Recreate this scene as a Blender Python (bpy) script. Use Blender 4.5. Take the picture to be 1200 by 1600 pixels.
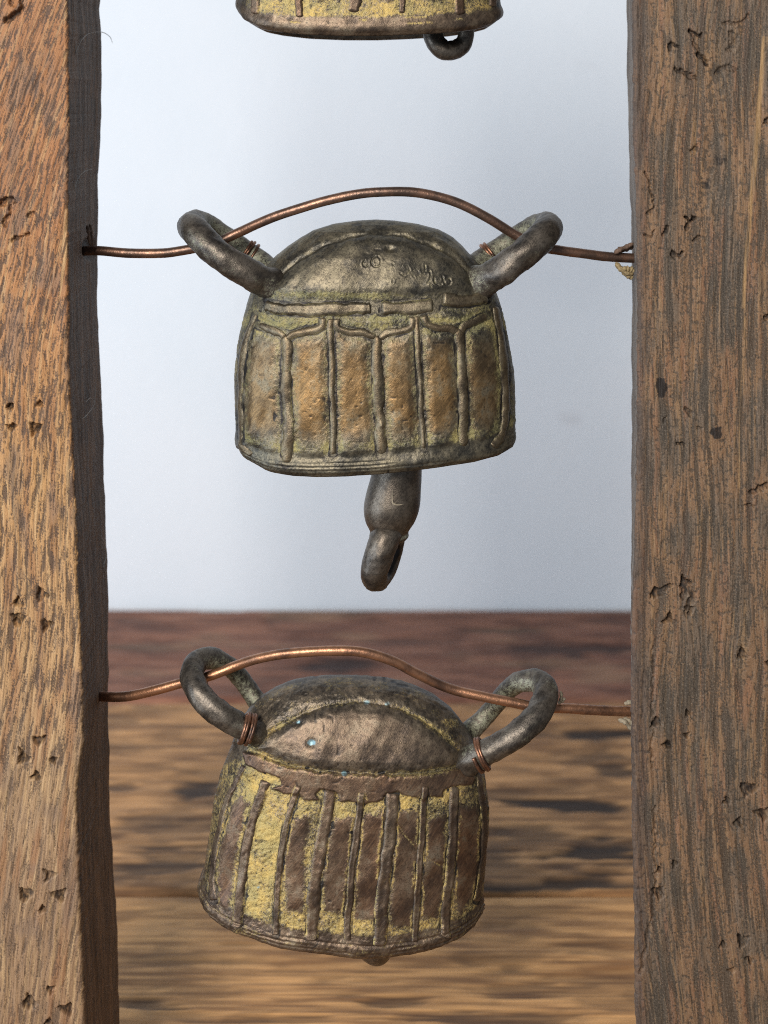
import bpy, math, random
import numpy as np
from mathutils import Vector, kdtree

random.seed(7)
np.random.seed(7)
for o in list(bpy.data.objects):
    bpy.data.objects.remove(o)
SC = bpy.context.scene
COL = SC.collection

# ------------------------------------------------------------------ camera
# Bells hang in the plane y = 0, table top is z = 0, camera 0.6 m in front.
CAM_H, CAM_D, FPX = 0.40, 0.60, 2400.0      # FPX: focal length in photo pixels (photo 1200 x 1600)
HORIZON = 150.0                             # photo row of the horizon
cam = bpy.data.cameras.new("camera")
cam_o = bpy.data.objects.new("camera", cam)
COL.objects.link(cam_o)
cam_o.location = (0, -CAM_D, CAM_H)
cam_o.rotation_euler = (math.radians(90), 0, 0)
cam.sensor_fit = 'AUTO'
cam.sensor_width = 36.0
cam.lens = 36.0 * FPX / 1600.0
cam.shift_y = -(800.0 - HORIZON) / 1600.0
cam.clip_start = 0.01
cam.clip_end = 50
cam.dof.use_dof = True
cam.dof.focus_distance = 0.578
cam.dof.aperture_fstop = 10.0
SC.camera = cam_o
SC.render.resolution_x, SC.render.resolution_y = 768, 1024

# ------------------------------------------------------------------ light
world = bpy.data.worlds.new("World")
SC.world = world
world.use_nodes = True
world.node_tree.nodes['Background'].inputs[0].default_value = (0.80, 0.88, 1.0, 1)
world.node_tree.nodes['Background'].inputs[1].default_value = 0.22


def area(name, loc, target, size, power, col):
    l = bpy.data.lights.new(name, 'AREA')
    l.shape = 'RECTANGLE'
    l.size, l.size_y = size
    l.energy = power
    l.color = col
    o = bpy.data.objects.new(name, l)
    COL.objects.link(o)
    o.location = loc
    d = Vector(target) - Vector(loc)
    o.rotation_euler = d.to_track_quat('-Z', 'Y').to_euler()
    return o


area("key_lamp", (-0.48, -1.30, 0.88), (0.0, 0.0, 0.20), (0.50, 0.50), 29.0, (1.0, 0.93, 0.84))
area("wall_fill_light", (-1.35, -0.45, 0.26), (0.85, 0.60, 0.04), (1.0, 0.9), 18.0, (0.75, 0.87, 1.0))  # unseen cool lamp added to even out the wall, standing in for window daylight

SC.render.engine = 'CYCLES'
SC.cycles.use_denoising = False
SC.cycles.use_adaptive_sampling = False
SC.cycles.filter_width = 1.0
SC.cycles.max_bounces = 4
SC.cycles.diffuse_bounces = 3
SC.cycles.glossy_bounces = 2
SC.view_settings.view_transform = 'Standard'
SC.view_settings.look = 'None'
SC.view_settings.exposure = 0.0
SC.view_settings.gamma = 1.0
SC.view_settings.use_curve_mapping = False


# ------------------------------------------------------------------ measuring
def W(px, py, y=0.0):
    """photo pixel + depth behind the bell plane (m) -> world point"""
    d = (CAM_D + y) / FPX
    return np.array([(px - 600.0) * d, y, CAM_H - (py - HORIZON) * d])


def proj(P):
    d = FPX / (CAM_D + P[..., 1])
    return 600.0 + P[..., 0] * d, HORIZON + (CAM_H - P[..., 2]) * d


S = CAM_D / FPX      # metres per photo pixel in the bell plane


# ------------------------------------------------------------------ noise
def _hash(ix, iy, seed):
    h = (ix.astype(np.int64) * 374761393 + iy.astype(np.int64) * 668265263 + seed * 2147483647) & 0xFFFFFFFF
    h = ((h ^ (h >> 13)) * 1274126177) & 0xFFFFFFFF
    h = (h ^ (h >> 16)) & 0xFFFFFFFF
    return h.astype(np.float64) / 4294967295.0


def vnoise(x, y, seed=0):
    ix, iy = np.floor(x), np.floor(y)
    fx, fy = x - ix, y - iy
    fx = fx * fx * (3 - 2 * fx)
    fy = fy * fy * (3 - 2 * fy)
    a, b = _hash(ix, iy, seed), _hash(ix + 1, iy, seed)
    c, d = _hash(ix, iy + 1, seed), _hash(ix + 1, iy + 1, seed)
    return (a + (b - a) * fx) * (1 - fy) + (c + (d - c) * fx) * fy


def fbm(x, y, seed=0, octv=4):
    x, y = np.asarray(x, float), np.asarray(y, float)
    t, amp, s = 0.0, 0.5, 0.0
    for k in range(octv):
        t = t + amp * vnoise(x * 2 ** k, y * 2 ** k, seed + 17 * k)
        s += amp
        amp *= 0.5
    return t / s


def gnoise(x, y, seed=0):
    ix, iy = np.floor(x), np.floor(y)
    fx, fy = x - ix, y - iy
    ux = fx * fx * fx * (fx * (fx * 6 - 15) + 10)
    uy = fy * fy * fy * (fy * (fy * 6 - 15) + 10)

    def g(dx, dy):
        a = _hash(ix + dx, iy + dy, seed) * 2 * np.pi
        return np.cos(a) * (fx - dx) + np.sin(a) * (fy - dy)
    t = g(0, 0) * (1 - ux) * (1 - uy) + g(1, 0) * ux * (1 - uy) + g(0, 1) * (1 - ux) * uy + g(1, 1) * ux * uy
    return 0.5 + 0.72 * t


def gfbm(x, y, seed=0, octv=3):
    t, amp, s = 0.0, 0.5, 0.0
    for k in range(octv):
        c, sn = math.cos(0.0 * k), math.sin(0.0 * k)
        t = t + amp * gnoise(x * 2 ** k + 13.7 * k, y * 2 ** k + 5.1 * k, seed + 17 * k)
        s += amp
        amp *= 0.5
    return 0.5 + (t / s - 0.5) * 1.25


def sstep(a, b, x):
    t = np.clip((x - a) / (b - a), 0, 1)
    return t * t * (3 - 2 * t)


def lerp(A, B, f):
    f = np.asarray(f)[..., None]
    return A * (1 - f) + np.asarray(B, float) * f


def catmull(pts, n):
    """dense points along a Catmull-Rom curve; pts (k, d)"""
    p = np.asarray(pts, float)
    p = np.vstack([2 * p[0] - p[1], p, 2 * p[-1] - p[-2]])
    k = len(p) - 3
    t = np.linspace(0, k - 1e-9, n)
    i = t.astype(int)
    f = (t - i)[:, None]
    a, b, c, d = p[i], p[i + 1], p[i + 2], p[i + 3]
    return 0.5 * (2 * b + (c - a) * f + (2 * a - 5 * b + 4 * c - d) * f ** 2 + (3 * b - a - 3 * c + d) * f ** 3)


def dist_line(x, y, pts):
    """distance from points to a polyline"""
    best = np.full(x.shape, 1e9)
    pts = np.asarray(pts, float)
    for (ax, ay), (bx, by) in zip(pts[:-1], pts[1:]):
        dx, dy = bx - ax, by - ay
        L = dx * dx + dy * dy + 1e-12
        t = np.clip(((x - ax) * dx + (y - ay) * dy) / L, 0, 1)
        best = np.minimum(best, (x - ax - t * dx) ** 2 + (y - ay - t * dy) ** 2)
    return np.sqrt(best)


def inside(x, y, poly):
    r = np.zeros(x.shape, bool)
    n = len(poly)
    for i in range(n):
        (ax, ay), (bx, by) = poly[i], poly[(i + 1) % n]
        if ay == by:
            continue
        c = ((ay > y) != (by > y)) & (x < (bx - ax) * (y - ay) / (by - ay) + ax)
        r ^= c
    return r


def sdf(x, y, poly):
    poly = [tuple(p) for p in poly]
    d = dist_line(x, y, poly + [poly[0]])
    return np.where(inside(x, y, poly), -d, d)


# ------------------------------------------------------------------ objects
def link(o, parent=None):
    COL.objects.link(o)
    if parent is not None:
        o.parent = parent
    return o


def world_loc(o):
    v = Vector((0, 0, 0))
    while o is not None:
        v = v + o.location
        o = o.parent
    return v


def mesh_obj(name, verts, faces, mat, parent=None, origin=None, attrs=None, vattrs=None, cattrs=None, smooth=True):
    """one mesh object; verts in world metres, faces an (n,4) or (n,3) array or a list"""
    verts = np.asarray(verts, float)
    if parent is not None:
        org = np.array(world_loc(parent))
    elif origin is not None:
        org = np.asarray(origin, float)
    else:
        org = np.zeros(3)
    me = bpy.data.meshes.new(name)
    if isinstance(faces, np.ndarray):
        n, k = faces.shape
        me.vertices.add(len(verts))
        me.vertices.foreach_set('co', (verts - org).astype(np.float32).ravel())
        me.loops.add(n * k)
        me.loops.foreach_set('vertex_index', faces.astype(np.int32).ravel())
        me.polygons.add(n)
        me.polygons.foreach_set('loop_start', np.arange(0, n * k, k, dtype=np.int32))
        me.update(calc_edges=True)
    else:
        me.from_pydata([tuple(v) for v in (verts - org)], [], faces)
    if smooth:
        me.polygons.foreach_set('use_smooth', np.ones(len(me.polygons), bool))
    for k_, a in (attrs or {}).items():
        at = me.attributes.new(k_, 'FLOAT', 'POINT')
        at.data.foreach_set('value', np.asarray(a, np.float32).ravel())
    for k_, a in (vattrs or {}).items():
        at = me.attributes.new(k_, 'FLOAT_VECTOR', 'POINT')
        at.data.foreach_set('vector', np.asarray(a, np.float32).ravel())
    for k_, a in (cattrs or {}).items():
        at = me.attributes.new(k_, 'FLOAT_COLOR', 'POINT')
        a = np.asarray(a, np.float32).reshape(-1, 3)
        at.data.foreach_set('color', np.hstack([a, np.ones((len(a), 1), np.float32)]).ravel())
    me.update()
    me.materials.append(mat)
    o = bpy.data.objects.new(name, me)
    link(o, parent)
    if parent is None:
        o.location = tuple(org)
    return o


def tag(o, label, cat, group=None):
    o['label'] = label
    o['category'] = cat
    if group:
        o['group'] = group
    return o


def thing(name, label, cat, loc, group=None):
    o = bpy.data.objects.new(name, None)
    o.empty_display_size = 0.02
    link(o)
    o.location = tuple(loc)
    return tag(o, label, cat, group)


def grid_faces(nr, nc, wrap=False):
    r = np.arange(nr - 1)[:, None]
    c = np.arange(nc if wrap else nc - 1)[None, :]
    c2 = (c + 1) % nc
    return np.stack([r * nc + c, r * nc + c2, (r + 1) * nc + c2, (r + 1) * nc + c], -1).reshape(-1, 4)


def tube(path, rad, sides=16, flat=1.0, rough=0.0, seed=0, cap=True):
    """tube along a dense world path; rad scalar or per point. returns verts, faces"""
    P = np.asarray(path, float)
    n = len(P)
    R = np.broadcast_to(np.asarray(rad, float), (n,)).copy()
    T = np.gradient(P, axis=0)
    T /= np.linalg.norm(T, axis=1)[:, None] + 1e-12
    up = np.array([0, 1.0, 0]) if abs(T[0][1]) < 0.8 else np.array([0, 0, 1.0])
    N = np.zeros_like(P)
    v = up - T[0] * up.dot(T[0])
    N[0] = v / np.linalg.norm(v)
    for i in range(1, n):
        v = N[i - 1] - T[i] * N[i - 1].dot(T[i])
        N[i] = v / (np.linalg.norm(v) + 1e-12)
    B = np.cross(T, N)
    a = np.linspace(0, 2 * np.pi, sides, endpoint=False)
    arc = np.concatenate([[0], np.cumsum(np.linalg.norm(np.diff(P, axis=0), axis=1))])
    rr = R[:, None] * np.ones((1, sides))
    if rough:
        u = arc[:, None] / S
        nz = fbm(u * 0.045 + np.cos(a) * 1.1 + 9, np.sin(a) * 1.1 + u * 0.01 + seed * 7.3, seed, 3) - 0.5
        nz2 = fbm(u * 0.22 + np.cos(a) * 3 + 9, np.sin(a) * 3 + seed * 3.3, seed + 5, 2) - 0.5
        rr = rr * (1 + rough * (nz * 2 + nz2 * 0.55))
    V = P[:, None, :] + rr[..., None] * (np.cos(a)[None, :, None] * N[:, None, :] * flat + np.sin(a)[None, :, None] * B[:, None, :])
    V = V.reshape(-1, 3)
    F = grid_faces(n, sides, True).tolist()
    if cap:
        V = np.vstack([V, P[0], P[-1]])
        i0, i1 = len(V) - 2, len(V) - 1
        for k in range(sides):
            F.append([i0, (k + 1) % sides, k])
            F.append([i1, (n - 1) * sides + k, (n - 1) * sides + (k + 1) % sides])
    return V, F


# ------------------------------------------------------------------ materials
class NT:
    def __init__(self, name):
        self.m = bpy.data.materials.new(name)
        self.m.use_nodes = True
        self.t = self.m.node_tree
        self.b = self.t.nodes['Principled BSDF']

    def n(self, typ, **kw):
        nd = self.t.nodes.new(typ)
        for k, v in kw.items():
            setattr(nd, k, v)
        return nd

    def lk(self, a, b):
        self.t.links.new(a, b)

    def setin(self, sock, v):
        if hasattr(v, 'is_linked') or hasattr(v, 'links'):
            self.lk(v, sock)
        else:
            sock.default_value = v

    def attr(self, name, vec=False):
        a = self.n('ShaderNodeAttribute', attribute_name=name)
        return a.outputs['Vector'] if vec else a.outputs['Fac']

    def cattr(self, name):
        return self.n('ShaderNodeAttribute', attribute_name=name).outputs['Color']

    def obj(self):
        return self.n('ShaderNodeTexCoord').outputs['Object']

    def map(self, vec, scale=(1, 1, 1), rot=(0, 0, 0), loc=(0, 0, 0), tex=False):
        m = self.n('ShaderNodeMapping')
        if tex:
            m.vector_type = 'TEXTURE'
        self.lk(vec, m.inputs['Vector'])
        m.inputs['Scale'].default_value = scale
        m.inputs['Rotation'].default_value = rot
        m.inputs['Location'].default_value = loc
        return m.outputs[0]

    def noise(self, vec, scale=1.0, detail=4.0, rough=0.55, dist=0.0):
        m = self.n('ShaderNodeTexNoise')
        self.lk(vec, m.inputs['Vector'])
        m.inputs['Scale'].default_value = scale
        m.inputs['Detail'].default_value = detail
        m.inputs['Roughness'].default_value = rough
        m.inputs['Distortion'].default_value = dist
        return m.outputs['Fac']

    def voro(self, vec, scale=1.0, feature='F1'):
        m = self.n('ShaderNodeTexVoronoi', feature=feature)
        self.lk(vec, m.inputs['Vector'])
        m.inputs['Scale'].default_value = scale
        return m.outputs['Distance']

    def math(self, op, a, b=0.0, c=0.0, clamp=False):
        m = self.n('ShaderNodeMath', operation=op, use_clamp=clamp)
        for i, v in enumerate((a, b, c)):
            self.setin(m.inputs[i], v)
        return m.outputs[0]

    def step(self, x, a, b):
        m = self.n('ShaderNodeMapRange', interpolation_type='SMOOTHSTEP')
        self.setin(m.inputs['Value'], x)
        m.inputs['From Min'].default_value = a
        m.inputs['From Max'].default_value = b
        return m.outputs[0]

    def mix(self, f, a, b, mode='MIX'):
        m = self.n('ShaderNodeMix', data_type='RGBA', blend_type=mode)
        self.setin(m.inputs[0], f)
        for i, v in ((6, a), (7, b)):
            if isinstance(v, tuple) and len(v) == 3:
                v = v + (1.0,)
            self.setin(m.inputs[i], v)
        return m.outputs[2]

    def ramp(self, x, stops):
        m = self.n('ShaderNodeValToRGB')
        self.lk(x, m.inputs[0])
        e = m.color_ramp.elements
        while len(e) < len(stops):
            e.new(0.5)
        for el, (p, c) in zip(e, stops):
            el.position = p
            el.color = tuple(c) + (1.0,)
        return m.outputs[0]

    def bump(self, h, strength, dist, prev=None):
        m = self.n('ShaderNodeBump')
        m.inputs['Strength'].default_value = strength
        m.inputs['Distance'].default_value = dist
        self.lk(h, m.inputs['Height'])
        if prev is not None:
            self.lk(prev, m.inputs['Normal'])
        return m.outputs[0]

    def out(self, col=None, rough=None, metal=None, normal=None, spec=None):
        b = self.b
        for nm, v in (('Base Color', col), ('Roughness', rough), ('Metallic', metal), ('Normal', normal), ('Specular IOR Level', spec)):
            if v is not None:
                if isinstance(v, tuple) and len(v) == 3:
                    v = v + (1.0,)
                self.setin(b.inputs[nm], v)
        return self.m


def bronze(name, dark, light, worn, worn2, crust, crust2, teal=(0.16, 0.26, 0.28), gloss=0.0):
    """cast bronze: dark patina, rubbed metal ('worn'), powdery verdigris ('crust'), blue-green specks ('teal')"""
    q = NT(name)
    o = q.obj()
    n1 = q.noise(o, 120, 3, 0.6)
    n2 = q.noise(o, 560, 3, 0.65)
    n3 = q.noise(o, 1500, 3, 0.7)
    streak = q.noise(q.map(o, (1 / 2400, 1 / 300, 1 / 210), (0, math.radians(38), 0), (0, 0, 0), True), 1.0, 2, 0.6)
    base = q.mix(q.step(q.math('ADD', q.math('MULTIPLY', n1, 0.6), q.math('MULTIPLY', n2, 0.4)), 0.36, 0.64), dark, light)
    base = q.mix(q.math('MULTIPLY', q.step(streak, 0.50, 0.72), 0.20), base, tuple(min(1, c * 1.6) for c in light))
    base = q.mix(q.math('MULTIPLY', q.step(n3, 0.50, 0.66), 0.65), base, tuple(c * 0.30 for c in dark))
    wv = q.attr('worn')
    wcol = q.mix(q.step(q.math('ADD', q.math('MULTIPLY', streak, 0.40), q.math('MULTIPLY', n1, 0.60)), 0.38, 0.62), worn, worn2)
    wcol = q.mix(q.math('MULTIPLY', q.step(n3, 0.50, 0.68), 0.55), wcol, tuple(c * 0.40 for c in worn))
    wfac = q.math('MULTIPLY', wv, q.math('ADD', 0.45, n2), clamp=True)
    wfac = q.math('MULTIPLY', wfac, q.step(q.math('ADD', n1, q.math('MULTIPLY', n2, 0.5)), 1.02, 0.72))
    col = q.mix(wfac, base, wcol)
    cv = q.attr('crust')
    cn = q.math('ADD', q.math('MULTIPLY', q.math('SUBTRACT', n2, 0.5), 1.0), q.math('MULTIPLY', q.math('SUBTRACT', n3, 0.5), 1.8))
    cfac = q.math('MULTIPLY', q.step(q.math('ADD', cv, cn), 0.26, 0.92), 0.86)
    ccol = q.mix(q.step(n1, 0.35, 0.66), crust, crust2)
    ccol = q.mix(q.math('MULTIPLY', q.step(n3, 0.54, 0.70), 0.72), ccol, tuple(c * 0.22 for c in crust))
    col = q.mix(cfac, col, ccol)
    tv = q.attr('teal')
    tfac = q.step(q.math('ADD', tv, q.math('MULTIPLY', q.math('SUBTRACT', n2, 0.5), 0.8)), 0.42, 0.8)
    col = q.mix(tfac, col, teal)
    dv = q.attr('grime_shade')  # dark patina and pits, plus painted shade on flanks and clapper slot
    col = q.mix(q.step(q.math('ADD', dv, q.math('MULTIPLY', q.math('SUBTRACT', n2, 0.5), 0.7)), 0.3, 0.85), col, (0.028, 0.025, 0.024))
    rub = q.math('SUBTRACT', 1.0, q.math('MULTIPLY', cfac, 0.62))
    metal = q.math('MULTIPLY', rub, 0.78)
    rough = q.math('ADD', q.math('MULTIPLY', cfac, 0.20), q.math('ADD', 0.33 - gloss, q.math('MULTIPLY', n1, 0.30)))
    b3 = q.noise(o, 2100, 2, 0.6)
    b2 = q.noise(o, 520, 2, 0.6)
    nrm = q.bump(q.math('ADD', q.math('MULTIPLY', b2, 0.07), q.math('MULTIPLY', b3, q.math('ADD', 0.12, q.math('MULTIPLY', cv, 0.5)))), 0.6, 0.0010)
    return q.out(col, rough, metal, nrm)


def copper(name, bright, dark, f0=0.42, f1=0.66):
    q = NT(name)
    o = q.obj()
    n1 = q.noise(o, 95, 4, 0.6)
    n2 = q.noise(o, 900, 4, 0.65)
    col = q.mix(q.step(q.math('ADD', q.math('MULTIPLY', n1, 0.75), q.math('MULTIPLY', n2, 0.25)), f0, f1), bright, dark)
    return q.out(col, q.math('ADD', 0.28, q.math('MULTIPLY', n2, 0.25)), 0.85, q.bump(n2, 0.25, 0.0006))


def post_wood(name):
    """weathered hand-hewn timber; 'tint' is the colour of the fibres, pores and stains, 'grain' their running direction"""
    q = NT(name)
    g = q.attr('grain', True)
    c = q.cattr('tint')
    fib = q.noise(q.map(g, (1500, 1500, 110)), 1, 3, 0.65)
    fine = q.noise(q.map(g, (3000, 3000, 1700)), 1, 2, 0.7)
    v = q.math('ADD', q.math('MULTIPLY', fib, 0.75), q.math('MULTIPLY', fine, 0.65))
    k = q.math('ADD', 0.30, v)
    col = q.mix(1.0, c, q.n('ShaderNodeCombineColor').outputs[0], 'MULTIPLY')
    cc = q.t.nodes[-1] if False else None
    comb = [n for n in q.t.nodes if n.bl_idname == 'ShaderNodeCombineColor'][0]
    for i in range(3):
        q.lk(k, comb.inputs[i])
    b1 = q.noise(q.map(g, (1500, 1500, 110)), 1, 2, 0.65)
    b2 = q.noise(g, 2600, 2, 0.6)
    nrm = q.bump(q.math('ADD', b1, q.math('MULTIPLY', b2, 0.6)), 0.42, 0.0008)
    return q.out(col, q.math('ADD', 0.50, q.math('MULTIPLY', fib, 0.3)), None, nrm, 0.3)


def plank_wood(name):
    q = NT(name)
    o = q.obj()
    fine = q.noise(q.map(o, (30, 620, 200)), 1, 3, 0.6)
    gr = q.noise(q.map(o, (14, 1500, 400)), 1, 2, 0.6)
    comb = q.n('ShaderNodeCombineColor')
    k = q.math('ADD', 0.35, q.math('ADD', q.math('MULTIPLY', fine, 0.8), q.math('MULTIPLY', gr, 0.5)))
    for i in range(3):
        q.lk(k, comb.inputs[i])
    col = q.mix(1.0, q.cattr('tint'), comb.outputs[0], 'MULTIPLY')
    nrm = q.bump(fine, 0.5, 0.0015)
    return q.out(col, q.math('ADD', 0.50, q.math('MULTIPLY', gr, 0.25)), None, nrm, 0.3)


def plain(name, col, rough=0.6, metal=0.0, nscale=800, bump=0.3, vary=0.5):
    q = NT(name)
    n = q.noise(q.obj(), nscale, 4, 0.6)
    c = q.mix(q.step(n, 0.35, 0.7), tuple(c * (1 - vary) for c in col), col)
    return q.out(c, rough, metal, q.bump(n, bump, 0.0006))


M_MID = bronze('olive_bronze', (0.052, 0.049, 0.042), (0.190, 0.165, 0.115), (0.150, 0.093, 0.042), (0.31, 0.188, 0.078),
               (0.23, 0.215, 0.100), (0.36, 0.305, 0.115))
M_LOW = bronze('brown_bronze', (0.060, 0.052, 0.044), (0.205, 0.165, 0.120), (0.098, 0.060, 0.042), (0.230, 0.135, 0.078),
               (0.43, 0.35, 0.140), (0.62, 0.445, 0.135), teal=(0.19, 0.29, 0.32))
M_LOOP = bronze('dark_bronze', (0.040, 0.037, 0.036), (0.155, 0.135, 0.115), (0.135, 0.105, 0.075), (0.25, 0.20, 0.14),
                (0.31, 0.32, 0.22), (0.42, 0.44, 0.33), gloss=0.03)
M_WIRE = copper('tarnished_copper', (0.26, 0.150, 0.105), (0.125, 0.084, 0.066), 0.40, 0.60)
M_WIRE2 = copper('bright_copper', (0.42, 0.215, 0.125), (0.16, 0.09, 0.062), 0.42, 0.66)
M_BIND = copper('thin_copper', (0.30, 0.15, 0.09), (0.06, 0.04, 0.032))
M_TWINE = plain('straw_twine', (0.33, 0.25, 0.13), 0.9, 0, 1500, 0.5)
M_FLUFF = plain('pale_fluff', (0.36, 0.31, 0.23), 0.95, 0, 1500, 0.5, 0.4)
M_WEB = plain('cobweb', (0.55, 0.52, 0.48), 0.9, 0, 900, 0.0, 0.2)
M_SPLINT = plain('torn_wood', (0.16, 0.10, 0.07), 0.8, 0, 700, 0.6)

M_POST_L = post_wood('orange_timber')
M_POST_R = post_wood('grey_brown_timber')

# ------------------------------------------------------------------ wall
q = NT('white_wall_paint')
o_ = q.obj()
wn = q.noise(o_, 5.0, 4, 0.55)
wc = q.mix(q.step(wn, 0.35, 0.68), (0.70, 0.765, 0.84), (0.735, 0.79, 0.86))
sm = q.attr('smudge')
wc = q.mix(q.math('MULTIPLY', q.step(q.math('ADD', sm, q.math('MULTIPLY', q.math('SUBTRACT', q.noise(o_, 60, 3), 0.5), 0.5)), 0.15, 0.9), 0.45), wc, (0.40, 0.38, 0.40))
M_WALL = q.out(wc, 0.85, None, q.bump(q.noise(o_, 120, 4), 0.15, 0.002), 0.2)
WALL_Y = 0.604
nx, nz = 420, 230
gx, gz = np.meshgrid(np.linspace(-2.2, 2.2, nx), np.linspace(-0.25, 2.2, nz))
gy = WALL_Y + 0.004 * (fbm(gx * 1.7, gz * 1.7, 3) - 0.5)
wpx, wpy = proj(np.stack([gx, gy, gz], -1))
smudge = np.zeros(wpx.shape)
for (x, y, rx, ry, a_) in [(893, 652, 14, 16, 0.85), (625, 265, 14, 12, 0.5), (490, 262, 60, 12, 0.3), (915, 97, 26, 14, 0.45), (215, 688, 22, 12, 0.35), (895, 872, 20, 30, 0.3),
                           (660, 860, 16, 14, 0.25), (250, 60, 30, 40, 0.2), (880, 140, 24, 20, 0.25), (330, 700, 30, 12, 0.2)]:
    smudge = np.maximum(smudge, a_ * np.exp(-((wpx - x) / rx) ** 2 - ((wpy - y) / ry) ** 2))
wall = mesh_obj('wall', np.stack([gx, gy, gz], -1).reshape(-1, 3), grid_faces(nz, nx)[:, ::-1].copy(), M_WALL, attrs={'smudge': smudge})
wall['kind'] = 'structure'

# ------------------------------------------------------------------ table of planks
table = thing('plank_table', 'worn brown wooden plank table top behind and under the bell frame', 'table', (0, 0.2, -0.03))
PL = [   # near edge, far edge, dark grain, light grain, stain, stain threshold
    (0.420, 0.598, (0.140, 0.056, 0.036), (0.330, 0.150, 0.092), (0.024, 0.016, 0.016), 0.56),
    (0.176, 0.414, (0.200, 0.098, 0.042), (0.60, 0.325, 0.140), (0.022, 0.015, 0.013), 0.55),
    (-0.030, 0.170, (0.250, 0.122, 0.048), (0.66, 0.360, 0.145), (0.045, 0.026, 0.018), 0.58),
    (-0.240, -0.036, (0.16, 0.09, 0.045), (0.45, 0.27, 0.13), (0.04, 0.026, 0.02), 0.60),
]
STAINS = [(531, 1035, 70, 13, .9), (880, 1012, 110, 13, .8), (800, 985, 60, 8, .5), (230, 1008, 60, 8, .5), (260, 1060, 40, 7, .3), (640, 1000, 90, 9, .4),
          (944, 1147, 60, 13, 1.0), (915, 1180, 60, 12, .7), (960, 1200, 40, 12, .8), (314, 1232, 42, 14, .9), (900, 1256, 120, 13, 1.0), (790, 1240, 40, 10, .5), (195, 1226, 30, 12, .6),
          (240, 1290, 80, 20, .55), (255, 1345, 70, 22, .75), (205, 1360, 40, 14, .6), (935, 1333, 80, 26, .95), (830, 1300, 70, 16, .55), (870, 1380, 140, 10, .9), (770, 1345, 40, 26, .5),
          (400, 1180, 60, 9, .4), (240, 1160, 60, 7, .3), (622, 1562, 60, 9, .7), (216, 1567, 60, 11, .8), (860, 1545, 110, 14, .5), (780, 1590, 140, 10, .7), (400, 1592, 120, 8, .5), (300, 1500, 120, 6, .3), (900, 1480, 90, 6, .3)]
M_PLANK = plank_wood('plank_timber')
for k, (y0, y1, c1, c2, st, thr) in enumerate(PL):
    prof = []
    e = 0.004
    dd = y1 - y0
    for yy, zz in ([(0, -0.03), (0, -e)] + [(e * (1 - math.cos(a)), -e + e * math.sin(a)) for a in (0.5, 1.0, 1.5)]
                   + [(dd * f, 0) for f in np.linspace(0.04, 0.96, 110)]
                   + [(dd - e * (1 - math.cos(a)), -e + e * math.sin(a)) for a in (1.5, 1.0, 0.5)] + [(dd, -e), (dd, -0.03)]):
        prof.append((y0 + yy, zz))
    prof = np.array(prof)
    xs = np.concatenate([np.linspace(-0.9, -0.26, 60, endpoint=False), np.linspace(-0.26, 0.26, 300), np.linspace(0.26, 0.9, 61)[1:]])
    nxp = len(xs)
    X = np.broadcast_to(xs[:, None], (nxp, len(prof)))
    Y = np.broadcast_to(prof[None, :, 0], X.shape).copy()
    Z = np.broadcast_to(prof[None, :, 1], X.shape).copy()
    wob = 0.0022 * (fbm(xs * 9, xs * 0 + k, 40 + k) - 0.5)
    Y[:, :5] += wob[:, None]
    Y[:, -5:] -= wob[:, None] * 0.8
    gr = 0.55 * gfbm(X * 15 + 7 * k, Y * 170 + 1.3 * gfbm(X * 6, Y * 12, 80 + k), 81 + k, 3) + 0.45 * gfbm(X * 22, Y * 480, 83 + k, 2)
    big = gfbm(X * 14 + 3 * k, Y * 34, 85 + k, 4)
    T = lerp(np.broadcast_to(np.array(c1), X.shape + (3,)), c2, sstep(0.30, 0.68, gr))
    if k == 0:
        T = lerp(T, (0.30, 0.175, 0.105), 0.7 * sstep(0.56, 0.72, gfbm(X * 9, Y * 26, 99, 3)))
    T = lerp(T, np.array(c1) * 0.55, 0.45 * sstep(0.55, 0.7, gfbm(X * 26, Y * 75, 90 + k, 3)))
    sp_, sq_ = proj(np.stack([X, Y, Z], -1))
    sv = 0.42 * sstep(thr + 0.02, thr + 0.16, big + 0.5 * (gr - 0.5))
    rag = 2.0 * (gfbm(X * 24, Y * 75, 95 + k, 4) - 0.5) + 1.2 * (gr - 0.5)
    for (x, y, rx, ry, a_) in STAINS:
        d_ = np.sqrt(((sp_ - x) / rx) ** 2 + ((sq_ - y) / ry) ** 2)
        sv = np.maximum(sv, a_ * sstep(1.25, 0.55, d_ + rag))
    T = lerp(T, st, np.clip(sv * 0.98, 0, 0.95))
    top = Z > -0.02
    Z = Z + top * (0.0022 * (fbm(X * 5, Y * 60, 50 + k) - 0.62) - 0.0015 * sv)
    V = np.stack([X, Y, Z], -1).reshape(-1, 3)
    mesh_obj('plank', V, grid_faces(nxp, len(prof)), M_PLANK, table, cattrs={'tint': T.reshape(-1, 3)})

# ------------------------------------------------------------------ posts
def tri_notches(centres, skip=0.0):
    """four wedge cuts with their points turned to the centre"""
    L = []
    for (cx, cy, r, s, rot) in centres:
        for k in range(4):
            a = rot + k * math.pi / 2 + random.uniform(-0.30, 0.30)
            rr = r * random.uniform(0.80, 1.15)
            ss = s * random.uniform(0.65, 1.3)
            if random.random() < skip:
                continue
            L.append((cx + rr * math.cos(a), cy + rr * math.sin(a), a, ss))
    return L


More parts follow.
